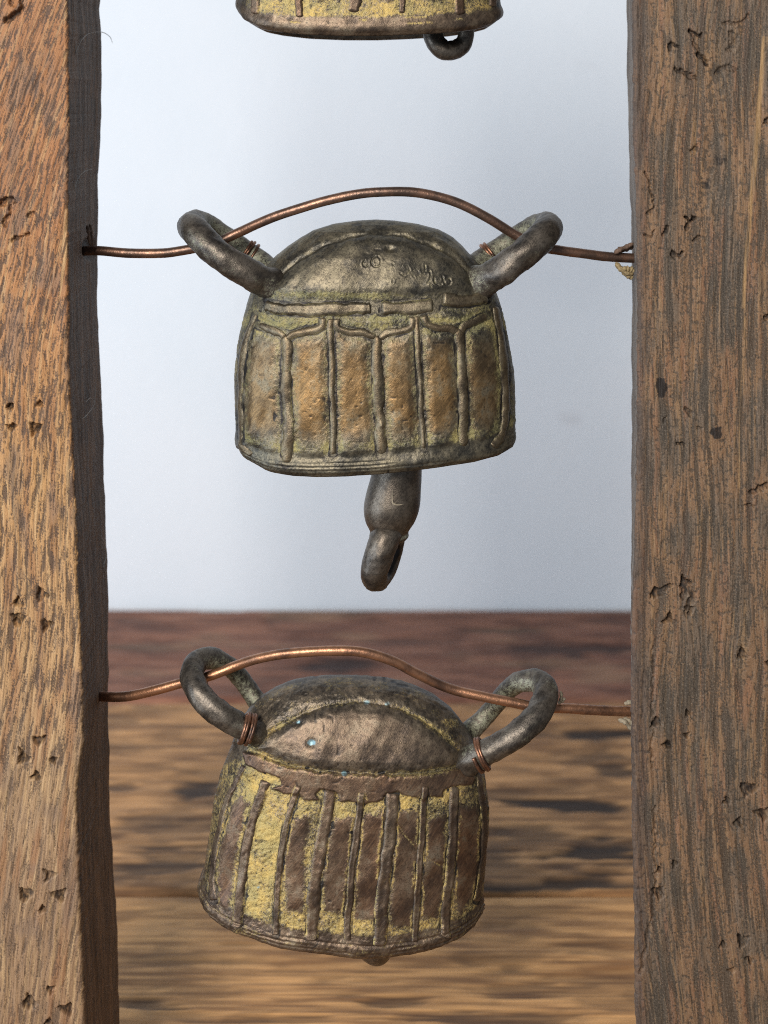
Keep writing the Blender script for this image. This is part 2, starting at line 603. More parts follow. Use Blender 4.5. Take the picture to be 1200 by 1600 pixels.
def tint_left(g, s, py, px, side, grime_shade, pale):
    """g: across the fibres, s: along them (photo pixels)"""
    rows = [-470, 0, 300, 520, 760, 1000, 1150, 1280, 1420, 1836]
    cols = np.array([(.32, .165, .082), (.34, .172, .082), (.35, .172, .078), (.38, .200, .090), (.44, .265, .120), (.43, .275, .140), (.39, .265, .150), (.32, .220, .135), (.29, .195, .120), (.26, .175, .11)])
    zz = py + 90 * (gfbm(px * 0.02, py * 0.006, 3) - 0.5)
    C = np.stack([np.interp(zz, rows, cols[:, i]) for i in range(3)], -1)
    st = gfbm(g * 0.22, s * 0.007, 41, 3)
    C = lerp(C, (.50, .36, .20), 0.55 * sstep(0.52, 0.72, st))
    C = lerp(C, (.26, .125, .060), 0.55 * sstep(0.50, 0.30, gfbm(g * 0.05, s * 0.005, 42, 3)))
    C = lerp(C, (.20, .145, .110), 0.50 * sstep(0.52, 0.70, gfbm(px * 0.022, py * 0.012, 43, 3)))
    # pores: short dark dashes lined up with the fibres
    size = np.interp(py, [0, 600, 1100, 1250, 1600], [1.0, 1.05, 0.88, 0.85, 0.8])
    f1 = gfbm(g * 0.19 * size, s * 0.027 * size, 44, 3)
    f2 = gfbm(g * 0.33 * size + 40, s * 0.05 * size, 45, 2)
    gran = gfbm(px * 0.42, py * 0.34, 46, 2)
    dens = 0.10 * (gfbm(px * 0.025, py * 0.010, 47, 3) - 0.5) + np.interp(py, [0, 500, 700, 1100, 1230, 1600], [0.0, 0.0, 0.012, 0.012, -0.03, -0.03])
    m1 = sstep(0.545, 0.63, f1 + dens + 0.30 * (gran - 0.5))
    m2 = sstep(0.60, 0.70, f2 + dens + 0.30 * (gran - 0.5))
    ln = sstep(0.60, 0.72, gfbm(g * 0.30 + 11, s * 0.0045, 52, 2))
    m = np.maximum(np.maximum(m1 * 0.80, m2 * 0.70), ln * 0.45)
    soft = np.interp(py, [1150, 1260], [1.0, 0.72])
    C = lerp(C, (.062, .046, .040), m * soft)
    dots = sstep(0.70, 0.80, gfbm(px * 0.5, py * 0.42, 48, 1)) * m
    C = lerp(C, (.015, .012, .011), dots * 0.8)
    C = lerp(C, (.50, .34, .18), 0.8 * sstep(0.35, 0.8, pale + 0.9 * (st - 0.5)))
    # side painted a darker brown than the front to stand for its shade
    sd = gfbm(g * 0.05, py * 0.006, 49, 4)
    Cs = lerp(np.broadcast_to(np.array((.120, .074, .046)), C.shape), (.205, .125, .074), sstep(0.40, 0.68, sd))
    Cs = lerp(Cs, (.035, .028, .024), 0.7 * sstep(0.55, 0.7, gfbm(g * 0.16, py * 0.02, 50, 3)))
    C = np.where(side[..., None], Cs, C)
    C = lerp(C, (.018, .014, .013), 0.92 * sstep(0.30, 0.80, grime_shade + 0.8 * (gfbm(px * 0.2, py * 0.12, 51, 3) - 0.5)))
    return C * np.array((0.90, 0.84, 0.78)), m


def tint_right(g, s, py, px, side, grime_shade, pale):
    C = np.broadcast_to(np.array((.250, .154, .090)), px.shape + (3,)).copy()
    C = lerp(C, (.165, .122, .088), sstep(0.42, 0.62, gfbm(px * 0.018, py * 0.008, 61, 3)))
    st = gfbm(g * 0.26, s * 0.0055, 62, 3)
    st2 = gfbm(g * 0.085 + 20, s * 0.0048, 63, 4)
    C = lerp(C, (.33, .210, .110), 0.60 * sstep(0.55, 0.72, st))
    C = lerp(C, (.30, .150, .085), 0.45 * sstep(0.58, 0.72, gfbm(g * 0.07, s * 0.006, 64, 3)))
    gran = gfbm(px * 0.40, py * 0.33, 65, 2)
    dens = 0.16 * (gfbm(px * 0.020, py * 0.009, 66, 3) - 0.5)
    rough = np.exp(-((px - 1112) / 42.0) ** 2) * np.interp(py, [60, 120, 420, 520], [0.3, 1, 1, 0.2])
    m1 = sstep(0.525, 0.63, st2 + dens + 0.30 * (gran - 0.5) + 0.05 * rough)
    m2 = sstep(0.56, 0.66, gfbm(g * 0.26 + 70, s * 0.022, 67, 3) + 0.6 * dens + 0.20 * (gran - 0.5))
    m3 = sstep(0.60, 0.66, gfbm(px * 0.13, py * 0.13, 68, 3) + 0.10 * rough - 0.03)
    m = np.maximum(np.maximum(m1 * 0.78, m2 * 0.74), m3 * 0.70)
    C = lerp(C, (.058, .053, .045), m * 0.95)
    dots = sstep(0.66, 0.80, gfbm(px * 0.5, py * 0.45, 69, 1))
    C = lerp(C, (.018, .016, .016), dots * (0.25 + 0.5 * m))
    lite = sstep(0.74, 0.86, gfbm(px * 0.5 + 50, py * 0.45, 70, 1))
    C = lerp(C, (.34, .29, .235), lite * 0.35)
    # darker margin along the inner edge
    mar = sstep(30, 4, px - 992 + 16 * (gfbm(px * 0.03, py * 0.02, 71, 3) - 0.5)) * np.interp(py, [0, 900, 1000], [0.75, 0.7, 0.8])
    C = lerp(C, (.085, .060, .052), 0.75 * mar)
    C = lerp(C, (.44, .28, .13), 0.8 * sstep(0.35, 0.85, pale + 0.9 * (st - 0.5)))
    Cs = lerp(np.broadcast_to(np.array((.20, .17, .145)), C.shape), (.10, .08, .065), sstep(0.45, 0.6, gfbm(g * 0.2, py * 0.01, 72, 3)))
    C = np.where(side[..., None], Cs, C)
    C = lerp(C, (.018, .015, .015), 0.92 * sstep(0.30, 0.80, grime_shade + 0.9 * (gfbm(px * 0.2, py * 0.13, 73, 3) - 0.5)))
    return C * np.array((0.72, 0.69, 0.66)), m


def make_post(label, mat, fi, bi, outer_px, yf, yb, notches, cuts, spots, pale, slant, edge_round, right, hole):
    """fi / bi: photo columns of the inner front and inner back corner by row"""
    rows = np.concatenate([np.arange(-470, -30, 9.0), np.arange(-30, 1640, 1.25), np.arange(1640, 1836, 9.0), [1838.0]])
    nr = len(rows)
    zf = CAM_H - (rows - HORIZON) * (CAM_D + yf) / FPX
    zf = np.maximum(zf, 0.0)
    sgn = -1 if right else 1
    xf = (np.interp(rows, *zip(*fi)) - 600) * (CAM_D + yf) / FPX
    xb = (np.interp(rows, *zip(*bi)) - 600) * (CAM_D + yb) / FPX
    jag = (fbm(rows * 0.09, rows * 0, 5 + right) - 0.5) * 5 + (fbm(rows * 0.35, rows * 0, 6 + right) - 0.5) * 2.0
    xf = xf + jag * S * 0.8
    xb = xb + (fbm(rows * 0.02, rows * 0, 8 + right) - 0.5) * 5 * S
    # front face dense where the picture shows it, coarse beyond
    edge_in = np.mean([v for _, v in fi])
    vis = -6 if not right else 1206
    dense = np.linspace(vis, edge_in, int(abs(edge_in - vis) / 1.2))
    tc = np.concatenate([np.linspace(outer_px, vis, 14, endpoint=False), dense])
    tc = (tc - outer_px) / (edge_in - outer_px)
    xo = (outer_px - 600) * (CAM_D + yf) / FPX + 0 * rows
    nf = len(tc)
    ns, nb, no = 52, 6, 8
    er = edge_round * S
    P = np.zeros((nr, nf + ns + nb + no, 3))
    face = np.zeros(nf + ns + nb + no)
    P[:, :nf, 0] = xo[:, None] + (xf - xo)[:, None] * tc
    dist_in = np.abs((xf - xo)[:, None] * (1 - tc))
    P[:, :nf, 1] = yf + er * (1 - np.sqrt(np.clip(1 - (1 - np.clip(dist_in / er, 0, 1)) ** 2, 0, 1))) * 0.9
    face[:nf] = 1
    t = np.linspace(0, 1, ns + 1)[1:]
    yst = yf + er * 0.9
    P[:, nf:nf + ns, 0] = xf[:, None] + (xb - xf)[:, None] * t
    P[:, nf:nf + ns, 1] = yst + (yb - yst) * t
    face[nf:nf + ns] = 2
    t = np.linspace(0, 1, nb + 1)[1:]
    P[:, nf + ns:nf + ns + nb, 0] = xb[:, None] + (xo - xb)[:, None] * t
    P[:, nf + ns:nf + ns + nb, 1] = yb
    t = np.linspace(0, 1, no + 2)[1:-1]
    P[:, nf + ns + nb:, 0] = xo[:, None]
    P[:, nf + ns + nb:, 1] = yb + (yf - yb) * t
    P[:, :, 2] = zf[:, None]
    px, py = proj(P)
    front = np.broadcast_to((face == 1)[None, :], px.shape)
    side = np.broadcast_to((face == 2)[None, :], px.shape)
    dep = np.zeros(px.shape)
    grime_shade = np.zeros(px.shape)
    palev = np.zeros(px.shape)
    wx = px + 11 * (fbm(px * 0.10, py * 0.09, 31) - 0.5) + 3 * (fbm(px * 0.4, py * 0.3, 33, 2) - 0.5)
    wy = py + 11 * (fbm(px * 0.10, py * 0.09, 32) - 0.5) + 3 * (fbm(px * 0.4, py * 0.3, 34, 2) - 0.5)
    rowc = rows
    for (cx, cy, a, s) in notches:
        r0 = np.searchsorted(rowc, cy - 45)
        r1 = np.searchsorted(rowc, cy + 45)
        X, Y = wx[r0:r1], wy[r0:r1]
        u = (X - cx) * math.cos(a) + (Y - cy) * math.sin(a)        # + = away from the centre
        v = -(X - cx) * math.sin(a) + (Y - cy) * math.cos(a)
        hw = np.clip((u + s * 0.75) / (s * 1.5), 0, 1) * s * 0.86
        m = sstep(0, 3.0, hw - np.abs(v)) * sstep(-s * 0.75, -s * 0.55, u) * (1 - sstep(s * 0.55, s * 0.75, u))
        dd = m * (0.25 + 0.75 * np.clip((u + s * 0.75) / (s * 1.4), 0, 1))
        dep[r0:r1] = np.maximum(dep[r0:r1], dd * 15.0)
        grime_shade[r0:r1] = np.maximum(grime_shade[r0:r1], m * 0.60)
    for (pts, w, dp, gr) in cuts:
        pts = np.array(pts, float)
        r0 = np.searchsorted(rowc, pts[:, 1].min() - 25)
        r1 = np.searchsorted(rowc, pts[:, 1].max() + 25)
        d = dist_line(wx[r0:r1], wy[r0:r1], catmull(pts, 24))
        ww = w * (0.15 + 1.35 * fbm(px[r0:r1] * 0.10, py[r0:r1] * 0.10, 77, 3))
        m = 1 - sstep(ww * 0.30, ww, d)
        dep[r0:r1] = np.maximum(dep[r0:r1], m * dp)
        grime_shade[r0:r1] = np.maximum(grime_shade[r0:r1], m * gr * 0.72)
    for (cx, cy, rx, ry, g) in spots:
        r0 = np.searchsorted(rowc, cy - ry * 2 - 4)
        r1 = np.searchsorted(rowc, cy + ry * 2 + 4)
        d = np.sqrt(((wx[r0:r1] - cx) / rx) ** 2 + ((wy[r0:r1] - cy) / ry) ** 2)
        grime_shade[r0:r1] = np.maximum(grime_shade[r0:r1], (1 - sstep(0.75, 1.2, d)) * g)
    for (x0, y0, x1, y1, w, a) in pale:
        d = dist_line(px, py, [(x0, y0), (x1, y1)])
        palev = np.maximum(palev, (1 - sstep(w * 0.3, w, d)) * a)
    # fibres
    k = np.interp(rows, *zip(*slant))
    shear = np.concatenate([[0], np.cumsum(k[1:] * np.diff(rows))])
    flow = (9 if right else 15) * (fbm(px * 0.010, py * 0.0035, 21 + right, 3) - 0.5) + (2 if right else 4) * (fbm(px * 0.04, py * 0.012, 23 + right, 2) - 0.5)
    for (cx, cy, rx, ry, amp) in ([] if not right else [(1090, 80, 45, 90, 12), (1110, 250, 35, 80, -10), (1075, 700, 40, 90, 9), (1060, 950, 40, 80, 10), (1165, 1040, 40, 70, -10)]):
        flow = flow + amp * np.exp(-((px - cx) / rx) ** 2 - ((py - cy) / ry) ** 2) * np.tanh((px - cx) / 12)
    across = np.where(side, P[:, :, 1] / S + 0.1 * flow, P[:, :, 0] / S + shear[:, None] + flow)
    C, pore = (tint_right if right else tint_left)(across, py, py, px, side, grime_shade, palev)
    und = (fbm(px * 0.012, py * 0.006, 11 + right, 4) - 0.5) * 9 + (fbm(across * 0.16, py * 0.014, 12 + right, 3) - 0.5) * 2.6
    P[:, :, 1] += np.where(front, (dep + und + 0.9 * pore) * S * 0.8, 0)
    us = (fbm(P[:, :, 1] / S * 0.05, py * 0.006, 14, 3) - 0.5) * 3.5
    P[:, :, 0] -= np.where(side, sgn * us * S, 0)
    if hole is not None:
        hx, hy, hr = hole
        d = np.sqrt(((px - hx)) ** 2 + ((py - hy) * 0.55) ** 2)
        m = (1 - sstep(hr * 0.4, hr, d)) * side
        P[:, :, 0] -= sgn * m * 9 * S
        C = lerp(C, (.012, .010, .009), m * 0.85)
    grain = np.zeros_like(P)
    grain[:, :, 0] = np.where(side, P[:, :, 0], across * S)
    grain[:, :, 1] = np.where(front, yf, P[:, :, 1])
    grain[:, :, 2] = P[:, :, 2]
    nc = P.shape[1]
    F = grid_faces(nr, nc, True)
    V = P.reshape(-1, 3)
    base = np.array([(xf.mean() + xo.mean()) / 2, (yf + yb) / 2, 0.0])
    o = mesh_obj('wooden_post', V, F if not right else F[:, ::-1].copy(), mat, None, base,
                 None, {'grain': grain}, {'tint': C.reshape(-1, 3)})
    return tag(o, label, 'post')


slantL = [(-470, 0.42), (200, 0.34), (380, 0.22), (600, 0.06), (900, -0.03), (1100, 0.10), (1300, 0.12), (1836, 0.1)]
NL = tri_notches([(38, 652, 24, 15, 0.9), (50, 955, 25, 15, 0.75), (63, 1185, 24, 15, 0.1), (68, 1392, 24, 15, 0.1),
                  (78, 1572, 24, 15, 0.1)])
CUT_L = [([(0, 318), (10, 312), (22, 316)], 7, 12, 0.75), ([(6, 350), (14, 335), (16, 322)], 5, 9, 0.6),
         ([(22, 374), (32, 370), (42, 366)], 5, 9, 0.7), ([(46, 338), (53, 335)], 5, 8, 0.7),
         ([(10, 32), (22, 24), (32, 10), (34, -6)], 9, 14, 0.8), ([(20, 6), (26, -4)], 10, 8, 0.5)]
postL = make_post('orange-brown carved wooden post at the left edge of the picture', M_POST_L,
                  [(-470, 108), (0, 107), (400, 106), (600, 108), (700, 113), (800, 118), (900, 121), (1000, 126), (1100, 130),
                   (1165, 130), (1200, 124), (1240, 118), (1300, 121), (1400, 124), (1500, 129), (1600, 132), (1836, 138)],
                  [(-470, 158), (0, 157), (100, 159), (300, 154), (400, 152), (500, 153), (600, 155), (700, 160), (800, 162), (950, 167),
                   (1050, 169), (1200, 169), (1400, 172), (1500, 178), (1600, 183), (1836, 190)],
                  -75, -0.030, 0.033, NL, CUT_L,
                  [], [(104, 5, 100, 90, 5, 0.5), (104, 330, 96, 480, 7, 0.55), (100, 640, 106, 760, 5, 0.5), (60, 700, 62, 1000, 30, 0.22), (30, 960, 30, 1150, 40, 0.25)],
                  slantL, 5.0, False, (140, 388, 13))
slantR = [(-470, -0.02), (300, 0.03), (700, -0.02), (1100, 0.02), (1400, -0.10), (1836, -0.12)]
NR = tri_notches([(1052, 1140, 26, 13, 0.6), (1160, 1262, 25, 15, 0.4), (1050, 1372, 24, 12, 0.5), (1150, 1492, 25, 14, 0.5), (1183, 1030, 24, 15, -1.2), (1052, 936, 26, 14, 0.4)], 0.15)
CUT_R = [([(1080, 48), (1088, 55), (1096, 56)], 6, 12, 0.9), ([(1092, 84), (1102, 92), (1105, 100)], 6, 12, 0.9), ([(1084, 58), (1088, 76), (1096, 88)], 5, 7, 0.5),
         ([(1045, 80), (1049, 68), (1058, 74)], 4, 9, 0.9), ([(1057, 108), (1068, 114), (1080, 118), (1090, 122)], 6, 8, 0.8),
         ([(1130, 36), (1150, 34), (1170, 26)], 5, 5, 0.6), ([(1145, 50), (1150, 62), (1140, 76)], 7, 5, 0.55), ([(1118, 112), (1135, 104), (1150, 108)], 6, 5, 0.6),
         ([(1078, 234), (1090, 230)], 4, 6, 0.7), ([(1070, 340), (1078, 344), (1084, 340)], 5, 12, 0.95), ([(1074, 348), (1074, 360)], 4, 8, 0.8),
         ([(1040, 368), (1042, 356)], 5, 8, 0.8), ([(1052, 396), (1062, 402), (1066, 394)], 5, 9, 0.85), ([(1086, 374), (1094, 372)], 4, 6, 0.7),
         ([(1008, 270), (1016, 290), (1020, 318), (1014, 335)], 3, 5, 0.75), ([(1010, 366), (1018, 368), (1020, 360)], 3, 5, 0.75),
         ([(1070, 640), (1078, 648)], 6, 6, 0.7), ([(1040, 660), (1042, 655)], 4, 5, 0.7), ([(1060, 692), (1068, 694)], 5, 8, 0.85), ([(1090, 672), (1096, 668)], 3, 5, 0.7),
         ([(1198, 190), (1204, 185)], 5, 8, 0.8), ([(1196, 498), (1204, 490)], 5, 8, 0.8), ([(1175, 768), (1186, 762), (1200, 758)], 6, 9, 0.8), ([(1168, 792), (1178, 790)], 5, 7, 0.7),
         ([(1068, 930), (1076, 918), (1082, 932), (1076, 950), (1078, 962)], 8, 8, 0.75), ([(1032, 926), (1048, 914)], 5, 9, 0.8),
         ([(1020, 1010), (1021, 1120), (1018, 1200)], 3, 3, 0.55), ([(1022, 1260), (1024, 1380), (1012, 1470), (1000, 1520)], 4, 3, 0.6)]
postR = make_post('grey-brown weathered wooden post at the right edge of the picture', M_POST_R,
                  [(-470, 988), (0, 990), (200, 990), (300, 994), (500, 997), (600, 997), (800, 994), (960, 988), (1100, 987), (1300, 989), (1400, 992), (1600, 994), (1836, 996)],
                  [(-470, 979), (0, 979), (100, 979), (200, 981), (300, 984), (400, 987), (600, 987), (800, 988), (960, 988), (1100, 990), (1400, 994), (1836, 1000)],
                  1275, -0.030, 0.033, NR, CUT_R,
                  [(1034, 604, 11, 17, 1.0), (1120, 677, 10, 11, 0.9), (1124, 250, 12, 10, 0.55), (1105, 288, 8, 10, 0.6), (1118, 170, 26, 30, 0.26), (1112, 210, 24, 30, 0.25),
                   (1120, 380, 28, 60, 0.22), (1000, 420, 10, 500, 0.24), (1002, 1150, 14, 160, 0.33), (1006, 1390, 12, 110, 0.33), (1096, 310, 10, 40, 0.22), (1110, 480, 22, 60, 0.2)],
                  [(1196, 60, 1172, 330, 8, 0.7), (1172, 330, 1160, 480, 6, 0.6), (1164, 500, 1154, 760, 6, 0.45), (1086, 190, 1084, 240, 6, 0.6), (1064, 0, 1062, 60, 7, 0.4),
                   (1150, 960, 1142, 1120, 8, 0.4), (1000, 1160, 1003, 1230, 3, 0.5)],
                  slantR, 7.0, True, None)


# ------------------------------------------------------------------ bells
def sample_front(kd, VP, VN, u, v):
    got = kd.find_n((u, v, 0), 4)
    wsum, p, n = 0, np.zeros(3), np.zeros(3)
    for (_, i, d) in got:
        w = 1.0 / (d * d + 0.05)
        wsum += w
        p += VP[i] * w
        n += VN[i] * w
    n /= np.linalg.norm(n) + 1e-12
    return p / wsum, n


def bell_body(bell, mat, silL, silR, rim, depth, top_py, feats, y0=0.0, nphi=470, nrow=330, nexp=2.5, seed=0):
    """silL / silR: outline columns by row; rim: row of the lower lip by column; depth: half depth in px by row"""
    # ring angles, spread evenly along the section
    a = np.linspace(0, 2 * np.pi, 4001)
    ex = np.sign(np.cos(a)) * np.abs(np.cos(a)) ** (2 / nexp)
    ey = np.sign(np.sin(a)) * np.abs(np.sin(a)) ** (2 / nexp)
    L = np.concatenate([[0], np.cumsum(np.hypot(np.diff(ex), np.diff(ey) * 0.55))])
    half = L[2000]
    aL = np.concatenate([np.linspace(0, half, nphi, endpoint=False), half + np.linspace(0, L[-1] - half, 90, endpoint=False)])
    ang = np.interp(aL, L, a)
    sx = np.sign(np.cos(ang)) * np.abs(np.cos(ang)) ** (2 / nexp)     # + right
    sy = np.sign(np.sin(ang)) * np.abs(np.sin(ang)) ** (2 / nexp)     # + towards the camera
    nc = len(ang)
    d0 = (CAM_D + y0) / FPX
    zrow = lambda r: CAM_H - (np.asarray(r, float) - HORIZON) * d0
    rl = sorted(silL)
    zL, xL = zrow([r for r, _ in rl])[::-1], np.array([(x - 600) * d0 for _, x in rl])[::-1]
    rr_ = sorted(silR)
    zR, xR = zrow([r for r, _ in rr_])[::-1], np.array([(x - 600) * d0 for _, x in rr_])[::-1]
    rd = sorted(depth)
    zD, dD = zrow([r for r, _ in rd])[::-1], np.array([v * d0 for _, v in rd])[::-1]
    zt = float(zrow(top_py))
    # lower lip: height by side position
    rimx, rimy = zip(*rim)
    zb = np.zeros(nc)
    zlow = float(zrow(max(rimy)))
    for i in range(nc):
        z = zlow + 0.002
        for _ in range(6):
            l, r = np.interp(z, zL, xL), np.interp(z, zR, xR)
            x = (l + r) / 2 + (r - l) / 2 * sx[i]
            y = y0 - np.interp(z, zD, dD) * abs(sy[i])
            D = (CAM_D + y) / FPX
            z = CAM_H - (np.interp(600 + x / D, rimx, rimy) - HORIZON) * D
        zb[i] = z
    t = np.linspace(0, 1, nrow)
    f = np.where(t < 0.72, t / 0.72 * 0.80, 0)
    tt = np.clip((t - 0.72) / 0.28, 0, 1)
    f = np.where(t < 0.72, f, 0.80 + 0.20 * np.sin(tt * np.pi / 2))
    f[-1] = 0.99999
    Z = zb[None, :] + (zt - zb)[None, :] * f[:, None]
    l, r = np.interp(Z, zL, xL), np.interp(Z, zR, xR)
    c, w = (l + r) / 2, (r - l) / 2
    dd = np.interp(Z, zD, dD)
    P = np.stack([c + w * sx, y0 - dd * sy, Z], -1)
    # soft round-over at the lip
    hgt = (Z - zb[None, :]) / S
    lip = 1 - 0.035 * (1 - sstep(0, 7, hgt))
    P[..., 0] = c + (P[..., 0] - c) * lip
    P[..., 1] = y0 + (P[..., 1] - y0) * lip

    def normals(P):
        du = np.roll(P, -1, 1) - np.roll(P, 1, 1)
        dv = np.gradient(P, axis=0)
        N = np.cross(du, dv)
        N /= np.linalg.norm(N, axis=-1)[..., None] + 1e-15
        return N
    N = normals(P)
    if N[nrow // 2, nphi // 2, 1] > 0:
        N = -N
    px, py = proj(P)
    frontm = sstep(0.02, 0.2, np.broadcast_to(sy[None, :], px.shape)) 
    disp, att = feats(px, py, hgt, frontm)
    disp0 = disp.copy()
    ci = np.cos(ang)[None, :] * 3
    si = np.sin(ang)[None, :] * 3
    disp = disp * 1.0 + (fbm(px * 0.014 + si, py * 0.014 + ci, seed + 2, 3) - 0.5) * 6.0 * (1 - sstep(0.9, 1, f))[:, None]
    disp = disp + (fbm(px * 0.10, py * 0.10, seed + 3, 3) - 0.5) * 0.45
    disp = disp + (fbm(px * 0.33, py * 0.33, seed + 4, 2) - 0.5) * (0.12 + 2.8 * np.clip(att['crust'], 0, 0.7))
    pits = sstep(0.80, 0.93, fbm(px * 0.14, py * 0.14, seed + 5, 1)) * sstep(0.45, 0.6, fbm(px * 0.02, py * 0.02, seed + 6, 2))
    disp = disp - 0.45 * pits
    att['grime_shade'] = att['grime_shade'] + 0.62 * pits
    fade = (1 - sstep(0.985, 0.999, f))[:, None]
    low_ = (fbm(px * 0.014 + si, py * 0.014 + ci, seed + 2, 3) - 0.5) * 6.0 * (1 - sstep(0.9, 1, f))[:, None]
    PS = P + N * ((np.clip(disp0, -1.0, 99) + low_) * fade * S)[..., None]
    NS = N
    P = P + N * (disp * fade * S)[..., None]
    N = normals(P)
    if N[nrow // 2, nphi // 2, 1] > 0:
        N = -N
    # inner wall
    cen = np.stack([c[0], np.full(nc, y0), Z[0]], -1)
    rings = []
    for k_, (sc_, up) in enumerate([(0.975, -2.0), (0.945, -0.5), (0.93, 8), (0.90, 60), (0.85, 160), (0.62, 260)]):
        R = cen + (P[0] - cen) * np.array([sc_, sc_, 1])
        R[:, 2] = zb + np.minimum(up * S, (zt - zb) * 0.85)
        rings.append(R)
    inner = np.array(rings[::-1])
    G = np.concatenate([inner, P], 0)
    F = grid_faces(len(G), nc, True)[:, ::-1].copy()
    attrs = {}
    for k_ in ('crust', 'worn', 'teal', 'grime_shade'):
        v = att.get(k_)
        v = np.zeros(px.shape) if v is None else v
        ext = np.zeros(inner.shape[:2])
        if k_ == 'grime_shade':
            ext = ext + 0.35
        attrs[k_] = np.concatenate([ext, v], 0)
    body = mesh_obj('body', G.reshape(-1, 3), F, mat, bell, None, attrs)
    kd = kdtree.KDTree(nrow * nphi)
    ids = []
    pl, ql = px[:, :nphi].tolist(), py[:, :nphi].tolist()
    for i in range(nrow):
        a_, b_ = pl[i], ql[i]
        for j in range(nphi):
            kd.insert((a_[j], b_[j], 0), i * nc + j)
    kd.balance()
    return body, kd, PS.reshape(-1, 3), NS.reshape(-1, 3)


def strip(name, body, mat, surf, pts, hw, h, seed, crust_edge=0.25, worn=0.5, wob=0.28, taper=True, grime_shade=0.0, flat=False, blunt=False):
    """a raised bead of metal laid on the bell wall along a photo-measured line"""
    kd, VP, VN = surf
    pts = np.asarray(pts, float)
    Ln = np.sum(np.hypot(*np.diff(pts, axis=0).T))
    n = max(8, int(Ln / 1.8))
    C = catmull(pts, n)
    C = C + (np.stack([fbm(np.arange(n) * 0.05, np.zeros(n), seed, 3), fbm(np.arange(n) * 0.05, np.ones(n) * 5, seed + 1, 3)], -1) - 0.5) * 3.0
    T = np.gradient(C, axis=0)
    T /= np.linalg.norm(T, axis=1)[:, None] + 1e-9
    Nn = np.stack([-T[:, 1], T[:, 0]], -1)
    u = np.linspace(-1, 1, 13)
    shape = (lambda q_: min(1.0, (1 - abs(q_)) * 2.2) ** 0.9) if flat else (lambda q_: (1 - q_ * q_) ** 0.95)
    hw = hw * (1.16 if flat else 1.22)
    V, cr, wr, gm = [], [], [], []
    ka = fbm(np.arange(n) * 0.10, np.zeros(n), seed + 2, 3)
    kb = fbm(np.arange(n) * 0.10, np.ones(n) * 9, seed + 3, 3)
    kh = fbm(np.arange(n) * 0.03, np.ones(n) * 3, seed + 4, 3)
    e = np.arange(n) / (n - 1)
    end = np.clip(np.minimum(e, 1 - e) * n * 1.8 / (hw * (0.35 if blunt else 1.0)), 0, 1)
    tp = np.sqrt(np.clip(1 - (1 - end) ** 2, 0, 1)) if taper else np.ones(n)
    I, U = np.meshgrid(np.arange(n), u, indexing='ij')
    K = np.where(U < 0, ka[:, None], kb[:, None])
    wid = (0.85 + 0.15 * tp) if blunt else (0.35 + 0.65 * tp)
    off = U * hw * (1 + wob * 2 * (K - 0.5) * 1.4) * wid[:, None]
    shp = np.array([shape(x) for x in u])[None, :]
    prof = shp * h * (0.80 + 0.4 * kh[:, None]) * (0.2 + 0.8 * tp[:, None]) - np.where(np.abs(U) > 0.99, 1.0, 0.0) + 0.35 * (fbm(U * hw * 0.16 + 3, I * 0.20, seed + 6, 2) - 0.5)
    bl = fbm(I * 0.07 + 2, U * 1.3 + 5, seed + 7, 3)
    cr = (crust_edge * np.abs(U) ** 2 * 2.2 * sstep(0.38, 0.62, bl) + 0.06).ravel()
    wr = (worn * (1 - np.abs(U) ** 4) * (0.5 + 1.0 * fbm(I * 0.04, U * 0.7, seed + 8, 2))).ravel()
    gm = (grime_shade + 0.75 * np.abs(U) ** 6 * (1 - sstep(0.40, 0.60, bl)) + 0.30 * sstep(0.62, 0.75, fbm(I * 0.16, U * 2 + 9, seed + 9, 2))).ravel()
    QX = C[:, 0:1] + Nn[:, 0:1] * off
    QY = C[:, 1:2] + Nn[:, 1:2] * off
    for i in range(n):
        for j in range(len(u)):
            p, nn = sample_front(kd, VP, VN, QX[i, j], QY[i, j])
            V.append(p + nn * prof[i, j] * S)
    F = grid_faces(n, 13)
    V = np.array(V)
    # face outwards
    v0 = V[F[len(F) // 2]]
    if np.cross(v0[1] - v0[0], v0[2] - v0[0])[1] > 0:
        F = F[:, ::-1].copy()
    z = np.zeros(len(V))
    return mesh_obj(name, V, F, mat, body, None, {'crust': cr, 'worn': wr, 'teal': z, 'grime_shade': gm})


